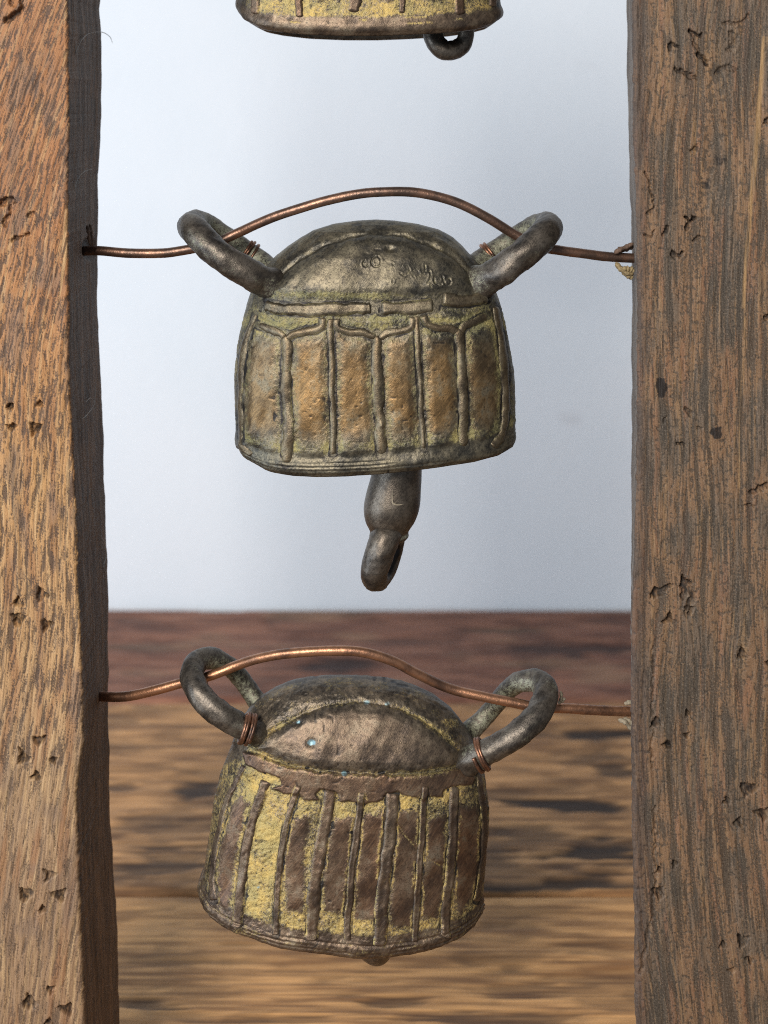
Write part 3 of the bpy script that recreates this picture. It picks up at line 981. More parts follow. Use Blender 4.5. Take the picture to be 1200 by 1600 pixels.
def loop_part(name, parent, mat, ctrl, radii, seed, pale_from=None, slot=0.0):
    """a cast ring lug: ctrl = (col, row, depth mm) along its centre line"""
    cc = catmull([(a, b, d) for a, b, d in ctrl], 90)
    rad = np.interp(np.linspace(0, 1, 90), np.linspace(0, 1, len(radii)), radii)
    path = np.array([W(a, b, d / 1000.0) for a, b, d in cc])
    V, F = tube(path, rad * S, 28, 1.0, 0.14, seed)
    n = len(V)
    tt = np.repeat(np.linspace(0, 1, 90), 28)
    tt = np.concatenate([tt, [0, 1]])
    cr = np.zeros(n)
    if pale_from is not None:
        ctr = np.repeat(path, 28, 0)
        ctr = np.vstack([ctr, path[0], path[-1]])
        cm = path.mean(0)
        inward = np.sum((V - ctr) * (cm - ctr), 1) / (np.linalg.norm(V - ctr, axis=1) * np.linalg.norm(cm - ctr, axis=1) + 1e-9)
        cr = np.where(tt > pale_from, 0.50 * np.clip(inward, 0, 1) ** 0.6 + 0.12, 0.0)
    wr = 0.45 * fbm(tt * 7 + seed, np.arange(n) % 28 * 0.12, seed, 3)
    if pale_from is not None:
        cr = np.maximum(cr, 0.30 * sstep(0.50, 0.72, fbm(tt * 11 + 3, np.arange(n) % 28 * 0.16, seed + 8, 3)))
        cr = np.maximum(cr, 0.42 * np.exp(-((tt - 0.08) / 0.07) ** 2) * sstep(0.35, 0.6, fbm(tt * 14, np.arange(n) % 28 * 0.15, seed + 3, 2)))
    z = np.zeros(n)
    gm = z
    if slot:
        ctr = np.vstack([np.repeat(path, 28, 0), path[0], path[-1]])
        cm_ = path.mean(0)
        inw = np.sum((V - ctr) * (cm_ - ctr), 1) / (np.linalg.norm(V - ctr, axis=1) * np.linalg.norm(cm_ - ctr, axis=1) + 1e-9)
        gm = slot * sstep(0.2, 0.8, inw)  # shade of a dark slot painted onto the facing sides of the ring
    return mesh_obj(name, V, F, mat, parent, None, {'crust': cr, 'worn': wr, 'teal': z, 'grime_shade': gm})


def lathe_part(name, parent, mat, rows, seed, y=0.0, worn=0.15, crust=None):
    """round body from photo rows: (row, left col, right col)"""
    rows = np.array(rows, float)
    r = catmull(rows, 70)
    sides = 40
    a = np.linspace(0, 2 * np.pi, sides, endpoint=False)
    V = []
    for (py, l, rr) in r:
        c = W((l + rr) / 2, py, y)
        R = max(0.0002, (rr - l) / 2 * (CAM_D + y) / FPX)
        nz = 1 + 0.05 * (fbm(np.cos(a) * 1.4 + 5, np.sin(a) * 1.4 + py * 0.03, seed, 3) - 0.5)
        V.append(np.stack([c[0] + np.cos(a) * R * nz, c[1] + np.sin(a) * R * nz, np.full(sides, c[2])], -1))
    V = np.array(V).reshape(-1, 3)
    F = grid_faces(70, sides, True).tolist()
    F.append(list(range(sides)))
    F.append(list(range(69 * sides, 70 * sides))[::-1])
    z = np.zeros(len(V))
    rowv = np.repeat(r[:, 0], sides)
    cr = z if crust is None else crust(rowv)
    return mesh_obj(name, V, F, mat, parent, None, {'crust': cr, 'worn': z + worn, 'teal': z, 'grime_shade': z})


def cm(pts, ox, oy, k):
    return [(ox + x * k, oy + y * k) for x, y in pts]


# ---- the middle bell ------------------------------------------------
kM = 500 / 1200.0
cM = lambda pts: cm(pts, 340, 320, kM)
arcM = cM([(175, 340), (230, 270), (300, 205), (400, 150), (500, 118), (600, 106), (700, 115), (800, 148), (880, 192), (945, 258), (985, 325)])
domeM = arcM + cM([(900, 345), (800, 352), (690, 358), (560, 362), (400, 365), (260, 365)])
ribsM = [  # name, points, half width px, height px, crust, worn
    ('band_strip', cM([(178, 378), (240, 390), (330, 394), (450, 392), (530, 388), (574, 384)]), 9.5, 5.5),
    ('band_strip', cM([(614, 388), (680, 384), (750, 381), (806, 380)]), 10, 5.5),
    ('band_strip', cM([(845, 358), (900, 362), (960, 356), (1008, 345)]), 8.5, 6.5),
    ('rib', cM([(255, 488), (258, 560), (256, 650), (254, 710), (264, 800), (262, 880), (262, 965)]), 7.2, 5.0),
    ('rib', cM([(150, 450), (190, 466), (230, 480), (252, 500)]), 5.2, 4.0),
    ('rib', cM([(398, 425), (395, 452), (370, 468), (320, 476), (280, 486), (262, 504)]), 5.4, 4.2),
    ('rib', cM([(425, 425), (425, 500), (432, 600), (430, 700), (435, 800), (432, 935)]), 4.2, 3.4),
    ('rib', cM([(598, 490), (598, 580), (600, 660), (604, 740), (612, 820), (614, 935)]), 7.4, 5.0),
    ('rib', cM([(448, 428), (452, 458), (490, 474), (545, 480), (592, 500)]), 5.2, 4.2),
    ('rib', cM([(735, 420), (728, 455), (690, 472), (640, 482), (604, 502)]), 5.4, 4.2),
    ('rib', cM([(746, 418), (750, 520), (758, 640), (764, 760), (773, 915)]), 3.9, 3.2),
    ('rib', cM([(905, 465), (910, 560), (918, 680), (925, 780), (922, 905)]), 6.6, 4.8),
    ('rib', cM([(770, 415), (782, 445), (820, 460), (870, 460), (904, 480)]), 5.2, 4.2),
    ('rib', cM([(1012, 412), (965, 436), (930, 452), (908, 480)]), 5.0, 4.0),
    ('rib', cM([(1042, 380), (1066, 500), (1080, 640), (1080, 780), (1066, 860), (1030, 905)]), 5.0, 4.0),
    ('rib', cM([(140, 410), (100, 540), (88, 680), (86, 820), (96, 900), (130, 940)]), 3.6, 3.0),
]
# scratched curls on the dome
kC = 1 / 6.0
def ringpts(cx, cy, r, a0, a1, n=10):
    return [(cx + r * math.cos(math.radians(a)), cy + r * math.sin(math.radians(a))) for a in np.linspace(a0, a1, n)]
curlM = [cm(p, 540, 370, kC) for p in [
    ringpts(190, 262, 24, 20, 250), ringpts(288, 245, 46, -70, 260), [(390, 315), (430, 318), (455, 290), (440, 262), (412, 258)], [(440, 385), (446, 410), (440, 430)],
    [(510, 285), (530, 272), (545, 288)], [(578, 285), (594, 325), (575, 362), (540, 374), (505, 352)], ringpts(662, 352, 40, -60, 290),
    [(738, 275), (742, 315), (722, 345)], [(745, 335), (782, 335), (792, 375), (778, 418), (752, 440)], ringpts(862, 412, 42, -40, 250), ringpts(942, 432, 30, 0, 320), [(785, 465), (795, 475)]]]


def feats_mid(px, py, hgt, fm):
    wx = px + 4 * (fbm(px * 0.09, py * 0.09, 101) - 0.5)
    wy = py + 4 * (fbm(px * 0.09, py * 0.09, 102) - 0.5)
    dome = sdf(wx, wy, domeM)
    arc = dist_line(wx, wy, arcM)
    disp = 7.0 * sstep(2, -22, dome) * fm
    disp -= 3.0 * np.exp(-(arc / 4.0) ** 2) * fm
    rib = np.full(px.shape, 1e9)
    for nm, p, hw, h in ribsM:
        rib = np.minimum(rib, dist_line(wx, wy, p) - hw)
    rib = np.maximum(rib, 0)
    lower = sstep(478, 492, py)
    panel_bot = sstep(26, 38, hgt)
    # panels swell a little between the ribs
    disp += 3.0 * sstep(1, 18, rib) * lower * panel_bot * fm
    rm = 1 - panel_bot
    for h0 in (8, 13.5, 19):
        disp -= 1.1 * np.exp(-((hgt - h0 + 2.0 * (fbm(px * 0.02, py * 0, 55) - 0.5)) / 1.3) ** 2) * sstep(0.35, 0.6, fbm(px * 0.012, hgt * 0.05, 66 + int(h0))) * fm
    disp += 2.5 * np.exp(-((hgt - 14) / 11.0) ** 2)
    for c in curlM:
        d = dist_line(px, py, c)
        disp += (-1.3 * np.exp(-(d / 1.2) ** 2) + 0.5 * np.exp(-((d - 2.6) / 1.3) ** 2)) * fm * sstep(0.30, 0.55, fbm(px * 0.07, py * 0.07, 76, 2))
    # small scars
    for (x, y, r, h) in [(576, 366, 5, 3.0), (609, 392, 7, -3.2), (391, 675, 7, 4.5), (381, 693, 8, 4.5), (597, 664, 4, 2.5)]:
        disp += h * np.exp(-(((px - x) / r) ** 2 + ((py - y) / (r * 0.6 if h < 0 else r)) ** 2)) * fm
    blot = fbm(px * 0.035, py * 0.035, 71, 4)
    crust = 0.50 * np.exp(-((rib - 6) / 6.0) ** 2) * sstep(462, 480, py)
    crust += 0.50 * np.exp(-((hgt - 42) / 10.0) ** 2)
    # open field under the band
    under = np.exp(-((py - 503) / 13.0) ** 2)
    crust += 0.46 * under
    crust += 0.30 * np.exp(-(arc / 5.5) ** 2) * sstep(0.40, 0.62, blot)
    crust += 0.55 * np.exp(-((py - 462 - 0.02 * (px - 560)) / 7.0) ** 2) * sstep(395, 430, px) * (1 - sstep(560, 640, px)) + 0.3 * np.exp(-((py - 462) / 7.0) ** 2)
    crust += 0.30 * np.exp(-((px - 425) / 16.0) ** 2 - ((py - 440) / 22.0) ** 2)
    crust += 0.26 * np.exp(-((px - 780) / 14.0) ** 2) * sstep(470, 520, py)
    crust += 0.30 * np.exp(-((px - 742) / 18.0) ** 2 - ((py - 530) / 45.0) ** 2)
    crust *= 0.40 + 0.80 * blot
    crust *= 1 - 0.75 * rm
    for c in curlM:
        crust = np.maximum(crust, 0.34 * np.exp(-(dist_line(px, py, c) / 1.6) ** 2))
    crust *= fm
    wob_ = 12 * (fbm(px * 0.05, py * 0.05, 74, 3) - 0.5) + 8 * (fbm(px * 0.2, py * 0.2, 75, 2) - 0.5)
    worn = 1.25 * np.interp(py + wob_, [500, 560, 625, 665, 700], [0.30, 0.70, 0.95, 0.90, 0.40]) * sstep(-4, 18, rib + wob_) * sstep(500, 560, py + 3 * wob_) * sstep(34, 80, hgt + 2.5 * wob_) * fm
    pw = np.interp(px, [370, 440, 456, 730, 745, 800], [0.60, 0.75, 1.0, 1.0, 0.75, 0.6])
    worn = worn * pw * (0.55 + 0.75 * fbm(px * 0.03, py * 0.02, 72, 3))
    worn = np.maximum(worn, 0.08 * sstep(-6, -40, dome) * np.interp(px, [400, 480, 600, 760], [0.3, 1, 0.5, 0.0]))
    teal = 0.34 * np.exp(-((px - 640) / 60.0) ** 2 - ((py - 726) / 7.0) ** 2) + 0.45 * np.exp(-((px - 745) / 34.0) ** 2 - ((py - 458) / 6.0) ** 2) \
        + 0.25 * np.exp(-((px - 420) / 18.0) ** 2 - ((py - 448) / 30.0) ** 2)
    grime_shade = 1.35 * np.exp(-((rib - 1.5) / 2.4) ** 2) * sstep(440, 470, py) * fbm(px * 0.05, py * 0.05, 73) + 0.48 * (1 - fm) + 0.5 * np.exp(-((arc - 1) / 3.0) ** 2) * fbm(px * 0.04, py * 0.04, 78)  # flanks carry painted shade with patina; ribs and arc get dark crevice lines
    grime_shade += 0.40 * np.exp(-((px - 436) / 10.0) ** 2 - ((py - 640) / 30.0) ** 2) + 0.2 * sstep(0.0, 8.0, -hgt + 6)
    grime_shade += 0.22 * sstep(690, 750, px) * sstep(450, 400, py)  # painted shade at the upper right of the dome
    return disp, {'crust': crust, 'worn': worn, 'teal': teal * fm, 'grime_shade': grime_shade}


bell_mid = thing('bell', 'olive bronze bell with Y-shaped ribs hanging against the white wall, whole and in the middle', 'bell', W(587, 735, 0.0), 'bronze bells strung on copper wires')
silL = [(343, 584), (345, 556), (350, 520), (360, 488), (372, 468), (385, 450), (400, 432), (415, 418), (440, 402), (455, 394), (475, 386), (500, 380), (540, 372), (580, 368), (640, 369), (690, 371), (720, 373), (760, 374)]
silR = [(343, 590), (345, 618), (350, 652), (360, 686), (372, 708), (385, 724), (400, 738), (415, 750), (440, 767), (455, 776), (475, 783), (500, 790), (540, 796), (580, 802), (640, 805), (690, 805), (720, 803), (760, 802)]
rim = [(360, 695), (370, 700), (375, 712), (385, 722), (400, 731), (420, 738), (450, 743), (490, 745), (540, 744), (590, 741), (640, 736), (700, 729), (750, 721), (785, 712), (800, 703), (806, 692), (815, 688)]
depth = [(343, 0), (345, 12), (350, 24), (360, 40), (375, 55), (400, 72), (430, 84), (470, 93), (520, 99), (600, 105), (700, 112), (760, 114)]
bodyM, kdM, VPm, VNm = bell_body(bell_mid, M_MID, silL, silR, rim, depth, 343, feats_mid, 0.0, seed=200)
for i, (nm, p, hw, h) in enumerate(ribsM):
    strip(nm, bodyM, M_MID, (kdM, VPm, VNm), p, hw, h * (0.80 if nm == 'rib' else 0.9), 300 + 11 * i, 0.30, 0.30 if nm == 'rib' else 0.20, 0.34, flat=(nm != 'rib'), blunt=(nm != 'rib'))
loop_part('handle_loop', bell_mid, M_LOOP, [(440, 452, -6), (410, 438, -13), (375, 420, -17), (338, 394, -17), (309, 366, -12), (300, 352, -2), (318, 350, 8), (348, 367, 14), (385, 394, 15), (425, 425, 10), (450, 440, 4)],
          [34, 23, 22, 22, 22.5, 22, 19, 17, 17, 21, 27], 1, 0.52)
loop_part('handle_loop', bell_mid, M_LOOP, [(735, 448, -6), (765, 432, -13), (795, 415, -17), (828, 388, -17), (852, 364, -12), (857, 352, -2), (842, 350, 8), (815, 364, 14), (782, 386, 15), (745, 415, 10), (720, 432, 4)],
          [34, 24, 23, 23, 22.5, 21, 18, 16, 16, 21, 27], 2, 0.52)
clM = lathe_part('clapper', bell_mid, M_LOOP, [(560, 604, 656), (640, 596, 658), (700, 588, 660), (740, 581, 659), (765, 574, 658), (785, 569, 657), (800, 568, 654), (815, 571, 648), (827, 577, 640), (832, 578, 638), (838, 577, 638), (845, 582, 632)],
                 4, 0.0, 0.35, lambda r: 0.55 * np.exp(-((r - 834) / 5.0) ** 2))
loop_part('clapper_ring', clM, M_LOOP, [(608, 826, -3), (601, 845, -6), (592, 872, -7), (585, 896, -5), (588, 906, 0), (600, 898, 5), (613, 872, 8), (619, 850, 8), (614, 828, 3)],
          [23, 23.5, 22.5, 21, 18, 15, 13, 13, 16], 5, slot=1.0)

sc_pts = catmull([(613, 766, 0), (613, 778, 0), (614, 786, 0), (622, 789, 0), (632, 787, 0), (643, 782, 0)], 40)
sc_path = np.array([W(a, b, -math.sqrt(max(0.0, 43.6 ** 2 - (a - 612.0) ** 2)) * S * 1.005) for a, b, _ in sc_pts])
V_, F_ = tube(sc_path, S * np.interp(np.arange(40), [0, 12, 16, 39], [0.5, 1.1, 1.5, 0.5]), 6)
mesh_obj('scratch', V_, F_, M_FLUFF, clM)

# ---- the lower bell --------------------------------------------------
kL = 1 / 2.4
cL = lambda pts: cm(pts, 300, 1000, kL)
arcL = cL([(222, 405), (300, 338), (400, 280), (500, 246), (600, 230), (740, 240), (850, 290), (950, 358), (1000, 402), (1018, 445)])
domeL = arcL + cL([(1000, 478), (850, 502), (700, 498), (560, 497), (450, 487), (330, 462)])
ribsL = [
    ('rib', cL([(280, 530), (250, 600), (222, 690), (204, 780), (186, 890), (176, 1035), (174, 1070)]), 7.6, 5.5),
    ('rib', cL([(400, 545), (360, 670), (340, 770), (326, 880), (320, 960), (315, 1058), (314, 1100)]), 4.8, 5.0),
    ('rib', cL([(522, 565), (498, 690), (478, 800), (462, 920), (452, 1000), (450, 1085), (449, 1125)]), 9.2, 5.5),
    ('rib', cL([(635, 570), (618, 720), (602, 840), (592, 960), (584, 1078), (582, 1125)]), 5.2, 4.6),
    ('rib', cL([(754, 575), (740, 740), (724, 870), (712, 1000), (705, 1112), (703, 1145)]), 9.2, 5.5),
    ('rib', cL([(873, 545), (864, 690), (858, 800), (846, 950), (838, 1090), (836, 1130)]), 5.0, 4.6),
    ('rib', cL([(985, 550), (978, 720), (970, 850), (958, 970), (950, 1075), (948, 1110)]), 6.8, 5.0),
    ('rib', cL([(196, 470), (135, 590), (100, 720), (78, 860), (84, 975)]), 4.5, 3.5),
    ('rib', cL([(1076, 480), (1094, 640), (1092, 820), (1066, 980)]), 4.5, 3.5),
]
bandL = cL([(195, 415), (260, 430), (330, 466), (450, 492), (560, 500), (700, 504), (850, 505), (1000, 484), (1040, 470), (1060, 520), (1050, 545), (1035, 540), (1000, 545), (945, 560),
            (935, 585), (880, 585), (870, 600), (800, 585), (770, 565), (725, 570), (715, 600), (640, 612), (560, 600), (550, 570), (480, 555), (462, 575), (480, 600), (440, 603), (390, 575), (340, 578), (300, 555), (335, 545), (330, 515), (250, 490), (205, 465)])
patchL = [cL(p) for p in [
    [(180, 590), (208, 610), (172, 760), (152, 900), (135, 1010), (98, 985), (104, 850), (135, 690)],
    [(385, 680), (428, 670), (420, 800), (412, 1010), (362, 1000), (350, 850), (362, 740)],
    [(545, 672), (602, 672), (588, 860), (572, 1020), (498, 1010), (502, 850), (525, 710)],
    [(650, 660), (720, 650), (708, 850), (694, 1055), (618, 1040), (618, 850)],
    [(775, 650), (848, 635), (846, 760), (838, 920), (822, 1070), (744, 1060), (750, 900), (765, 760)],
    [(890, 680), (945, 655), (950, 750), (940, 900), (915, 1040), (858, 1030), (868, 900), (882, 760)],
    [(1000, 630), (1062, 630), (1082, 760), (1072, 940), (1005, 1020), (984, 900)]]]
crackL = cL([(770, 690), (800, 740), (850, 795), (900, 830), (935, 850)])


def feats_low(px, py, hgt, fm):
    wx = px + 7 * (fbm(px * 0.08, py * 0.08, 111) - 0.5)
    wy = py + 7 * (fbm(px * 0.08, py * 0.08, 112) - 0.5)
    dome = sdf(wx, wy, domeL)
    arc = dist_line(wx, wy, domeL + [domeL[0]])
    band = sdf(wx, wy, bandL)
    disp = 5.5 * sstep(2, -20, dome) * fm - 2.6 * np.exp(-(arc / 4.0) ** 2) * fm
    bandm = sstep(2.0, -2.0, band)
    disp += 4.2 * bandm * fm
    rib = np.full(px.shape, 1e9)
    for nm, p, hw, h in ribsL:
        rib = np.minimum(rib, dist_line(wx, wy, p) - hw)
    rib = np.maximum(rib, 0)
    pat = np.full(px.shape, 1e9)
    for p in patchL:
        pat = np.minimum(pat, sdf(wx, wy, p))
    patw = pat + 6 * (fbm(px * 0.06, py * 0.03, 97, 3) - 0.5) + 6 * (fbm(px * 0.22, py * 0.2, 98, 2) - 0.5)
    patm = sstep(8.5, -6.5, patw)
    disp += 1.6 * sstep(9.0, -6.0, pat) * fm
    panel_bot = sstep(28, 38, hgt + 6 * (fbm(px * 0.05, py * 0.0, 88) - 0.5))
    rm = 1 - panel_bot
    for h0 in (9, 15, 21):
        disp -= 1.5 * np.exp(-((hgt - h0 + 3.0 * (fbm(px * 0.02, py * 0, 56) - 0.5)) / 1.5) ** 2) * sstep(0.30, 0.5, fbm(px * 0.012, hgt * 0.03, 67 + int(h0))) * fm
    disp += 3.5 * np.exp(-((hgt - 14) / 12.0) ** 2)
    disp -= 2.0 * np.exp(-(dist_line(wx, wy, crackL) / 2.0) ** 2) * fm
    for (x, y, r, h) in [(487, 1161, 8, -4), (466, 1130, 5, -3), (389, 1208, 8, 4.0), (578, 1097, 6, 2), (605, 1100, 5, 2)]:
        disp += h * np.exp(-((px - x) ** 2 + (py - y) ** 2) / r ** 2) * fm
    disp += 1.6 * (fbm(px * 0.16, py * 0.16, 90, 3) - 0.5) * (1 - patm) * (1 - bandm) * sstep(6, -6, -dome)
    field = sstep(1205, 1232, py + 0.0 * px) * (1 - bandm) * (1 - patm) * panel_bot
    field = np.maximum(field, (1 - bandm) * (1 - patm) * panel_bot * sstep(0, 10, dome) * sstep(1170, 1200, py))
    blot = fbm(px * 0.03, py * 0.03, 91, 4)
    crust = field * (0.60 + 0.60 * (blot - 0.42)) * np.interp(px, [320, 360, 390, 430, 500, 600, 700, 720, 760], [0.65, 0.9, 1.25, 1.15, 0.95, 0.95, 1.0, 0.9, 0.75])
    crust = np.maximum(crust, 0.62 * np.exp(-(arc / 7.0) ** 2) * (0.45 + 0.9 * blot) * np.interp(py, [1090, 1120, 1180, 1215], [0.55, 0.9, 1.0, 0.9]))
    crust = np.maximum(crust, 0.40 * np.exp(-(dist_line(wx, wy, crackL) / 3.5) ** 2))
    crust = np.maximum(crust, 0.62 * np.exp(-((rib - 3.5) / 3.0) ** 2) * sstep(0.36, 0.52, fbm(px * 0.05, py * 0.03, 104, 3)) * sstep(1225, 1250, py) * panel_bot)
    crust = np.maximum(crust, 0.45 * np.exp(-((px - 375) / 14.0) ** 2 - ((py - 1455) / 14.0) ** 2))
    crust = np.maximum(crust, 0.30 * sstep(3, 18, dome) * sstep(1185, 1150, py) * sstep(0.40, 0.60, fbm(px * 0.05, py * 0.07, 105, 3)))
    crust = np.maximum(crust, 0.32 * rm * sstep(0.45, 0.60, fbm(px * 0.04, hgt * 0.25, 94)))
    crust += 0.25 * np.exp(-((px - 705) / 20.0) ** 2 - ((py - 1130) / 26.0) ** 2)
    crust *= fm
    worn = np.maximum(patm * 1.0, bandm * 0.85) * (0.45 + 0.95 * fbm(px * 0.025, py * 0.018, 92))
    worn = np.maximum(worn, 0.40 * sstep(-5, -26, dome) * np.interp(px, [400, 460, 600, 720], [0.7, 1.0, 0.9, 0.45]))
    worn = np.maximum(worn, 0.45 * rm)
    teal = np.zeros(px.shape)
    for (x, y, r, a) in [(487, 1160, 8, 1.0), (466, 1129, 6, 0.85), (538, 1208, 7, 0.95), (573, 1097, 9, 0.75), (605, 1100, 8, 0.7), (404, 1386, 7, 0.6), (660, 1440, 8, 0.45), (400, 1290, 5, 0.5), (617, 1245, 8, 0.5), (512, 1240, 10, 0.35)]:
        teal = np.maximum(teal, a * np.exp(-((px - x) ** 2 + ((py - y) * 1.4) ** 2) / r ** 2))
    teal = np.maximum(teal, 0.30 * sstep(0, 16, dome) * sstep(1180, 1150, py) * blot)
    grime_shade = 0.5 * np.exp(-((dist_line(wx, wy, domeL[9:]) - 1) / 3.0) ** 2) * blot + 0.45 * (1 - fm)  # flank term paints shade along with the dark patina
    grime_shade += 0.30 * np.exp(-(((band) - 2) / 2.5) ** 2) + 1.2 * np.exp(-((rib - 1.0) / 2.0) ** 2) * sstep(1220, 1250, py) * fbm(px * 0.05, py * 0.05, 93) + 0.35 * np.exp(-((patw - 2) / 2.5) ** 2) * fbm(px * 0.06, py * 0.06, 95)
    grime_shade += 0.35 * np.exp(-((px - 487) ** 2 + (py - 1161) ** 2) / 110.0) * (1 - np.exp(-((px - 487) ** 2 + (py - 1160) ** 2) / 26.0))
    grime_shade += 0.08 * sstep(10, 34, dome) * sstep(1150, 1100, py)
    return disp, {'crust': crust, 'worn': worn, 'teal': teal * fm, 'grime_shade': grime_shade}


bell_low = thing('bell', 'brown bronze bell with yellow verdigris panels hanging in front of the wooden table, lowest', 'bell', W(540, 1480, 0.0), 'bronze bells strung on copper wires')
silL = [(1058, 528), (1060, 500), (1064, 470), (1070, 445), (1079, 424), (1092, 404), (1110, 385), (1130, 372), (1150, 365), (1180, 355), (1208, 346), (1250, 334), (1300, 327), (1330, 322), (1350, 318), (1368, 313), (1385, 311), (1440, 313), (1500, 318)]
silR = [(1058, 534), (1060, 566), (1064, 600), (1070, 632), (1079, 658), (1092, 683), (1110, 705), (1130, 720), (1150, 733), (1180, 747), (1208, 757), (1250, 763), (1300, 762), (1350, 759), (1400, 755), (1440, 751), (1500, 748)]
rim = [(300, 1392), (311, 1400), (315, 1415), (330, 1438), (350, 1452), (375, 1464), (405, 1475), (440, 1484), (480, 1490), (525, 1496), (570, 1500), (610, 1499), (650, 1493), (690, 1482), (718, 1470), (740, 1452), (752, 1432), (765, 1420)]
depth = [(1058, 0), (1060, 14), (1064, 26), (1070, 37), (1080, 48), (1100, 62), (1130, 76), (1170, 87), (1220, 95), (1300, 103), (1400, 112), (1500, 116)]
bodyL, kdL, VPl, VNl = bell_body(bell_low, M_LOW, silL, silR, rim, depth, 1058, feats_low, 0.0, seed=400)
for i, (nm, p, hw, h) in enumerate(ribsL):
    strip(nm, bodyL, M_LOW, (kdL, VPl, VNl), p, hw, h * 0.58, 500 + 11 * i, 0.34, 0.50, 0.18, flat=True, blunt=True)
loop_part('handle_loop', bell_low, M_LOOP, [(412, 1150, -10), (383, 1138, -15), (348, 1119, -17), (319, 1094, -15), (302, 1066, -10), (302, 1044, -4), (315, 1030, 1), (336, 1030, 6), (361, 1044, 10), (382, 1067, 13), (402, 1096, 12), (420, 1118, 8)],
          [20, 18, 18, 18.5, 18.5, 18, 17, 16, 14.5, 14, 15, 17], 7, 0.50)
loop_part('handle_loop', bell_low, M_LOOP, [(725, 1192, -10), (750, 1180, -15), (782, 1164, -17), (817, 1141, -17), (845, 1111, -12), (853, 1083, -5), (842, 1065, 1), (818, 1063, 6), (796, 1077, 10), (771, 1104, 13), (744, 1134, 12), (722, 1152, 8)],
          [22, 20, 19.5, 20, 20, 19, 17.5, 16, 14.5, 14, 15, 17], 8, 0.50)
clL = lathe_part('clapper', bell_low, M_LOOP, [(1300, 575, 605), (1380, 568, 612), (1426, 556, 622), (1457, 552, 624), (1477, 555, 620), (1491, 562, 612), (1501, 573, 604), (1505, 582, 594)], 9, 0.0, 0.25)

# ---- the upper bell ---------------------------------------------------
ribsT = [
    ('rib', [(418, -190), (412, -90), (402, -20), (398, 22)], 7, 4.5), ('rib', [(478, -195), (474, -90), (468, -20), (466, 26)], 6, 4.5),
    ('rib', [(556, -198), (555, -90), (554, -20), (553, 20)], 9, 4.5), ('rib', [(630, -198), (629, -90), (629, -20), (628, 20)], 5, 4.0),
    ('rib', [(708, -192), (712, -90), (716, -20), (718, 22)], 8, 4.5), ('rib', [(752, -185), (764, -90), (770, -20), (772, 10)], 5, 4.0),
    ('band_strip', [(395, -232), (480, -218), (580, -214), (680, -218), (770, -232)], 10, 5.0)]
domeT = [(420, -265), (440, -300), (500, -335), (580, -345), (660, -335), (720, -300), (742, -265), (660, -250), (580, -247), (500, -250)]


def feats_top(px, py, hgt, fm):
    wx = px + 6 * (fbm(px * 0.09, py * 0.09, 121) - 0.5)
    wy = py + 6 * (fbm(px * 0.09, py * 0.09, 122) - 0.5)
    dome = sdf(wx, wy, domeT)
    disp = 6 * sstep(2, -22, dome) * fm
    rib = np.full(px.shape, 1e9)
    for nm, p, hw, h in ribsT:
        rib = np.minimum(rib, dist_line(wx, wy, p) - hw)
    rib = np.maximum(rib, 0)
    pb = sstep(22, 30, hgt + 8 * (fbm(px * 0.06, py * 0, 89) - 0.5))
    pat = sstep(9, 17, rib) * sstep(48, 64, hgt + 26 * (fbm(px * 0.05, py * 0.02, 99) - 0.5)) * sstep(-180, -160, py)
    disp += 2.5 * pat * fm + 3.0 * np.exp(-((hgt - 12) / 10.0) ** 2)
    blot = fbm(px * 0.04, py * 0.04, 96, 4)
    crust = pb * (1 - pat) * (0.60 + 0.5 * (blot - 0.4)) * sstep(-225, -200, py)
    streak = np.zeros(px.shape)
    for (xa, xb, h) in [(630, 668, 24), (634, 676, 15), (710, 722, 18), (452, 470, 16), (560, 574, 22)]:
        streak = np.maximum(streak, np.exp(-((hgt - h) / 2.2) ** 2) * sstep(xa - 4, xa + 4, px) * sstep(xb + 4, xb - 4, px))
    crust = np.maximum(crust, 0.72 * streak)
    crust *= fm * np.interp(px, [375, 400, 755, 780], [0.3, 1, 1, 0.3])
    worn = np.maximum(0.35 * (1 - pb), 0.7 * pat)
    teal = 0.32 * np.exp(-((px - 570) / 40.0) ** 2 - ((py - 20) / 10.0) ** 2)
    grime_shade = 0.30 * np.exp(-(rib / 4.0) ** 2) * blot + 0.5 * sstep(404, 385, px) + 0.35 * sstep(752, 775, px)  # left and right flanks darkened with painted shade
    return disp, {'crust': crust, 'worn': worn, 'teal': teal * fm, 'grime_shade': grime_shade}


bell_top = thing('bell', 'yellowed bronze bell cut off by the upper edge, only its lower lip in view', 'bell', W(578, 40, 0.0), 'bronze bells strung on copper wires')
silL = [(-365, 575), (-362, 545), (-355, 505), (-340, 465), (-315, 432), (-285, 408), (-250, 392), (-200, 384), (-100, 376), (0, 371), (20, 371), (60, 374)]
silR = [(-365, 581), (-362, 610), (-355, 650), (-340, 690), (-315, 722), (-285, 745), (-250, 760), (-200, 768), (-100, 777), (0, 781), (20, 783), (60, 782)]
rim = [(360, 8), (369, 14), (374, 26), (384, 37), (400, 44), (425, 48), (470, 52), (530, 54), (590, 54), (650, 52), (710, 49), (750, 45), (772, 40), (782, 32), (790, 25)]
depth = [(-365, 0), (-362, 14), (-355, 28), (-340, 44), (-315, 60), (-285, 72), (-250, 80), (-200, 86), (0, 96), (60, 96)]
bodyT, kdT, VPt, VNt = bell_body(bell_top, M_LOW, silL, silR, rim, depth, -365, feats_top, 0.0, nphi=330, nrow=230, seed=600)
for i, (nm, p, hw, h) in enumerate(ribsT):
    strip(nm, bodyT, M_LOW, (kdT, VPt, VNt), p, hw, h * 0.72, 700 + 11 * i, 0.30, 0.75, 0.22, flat=True)
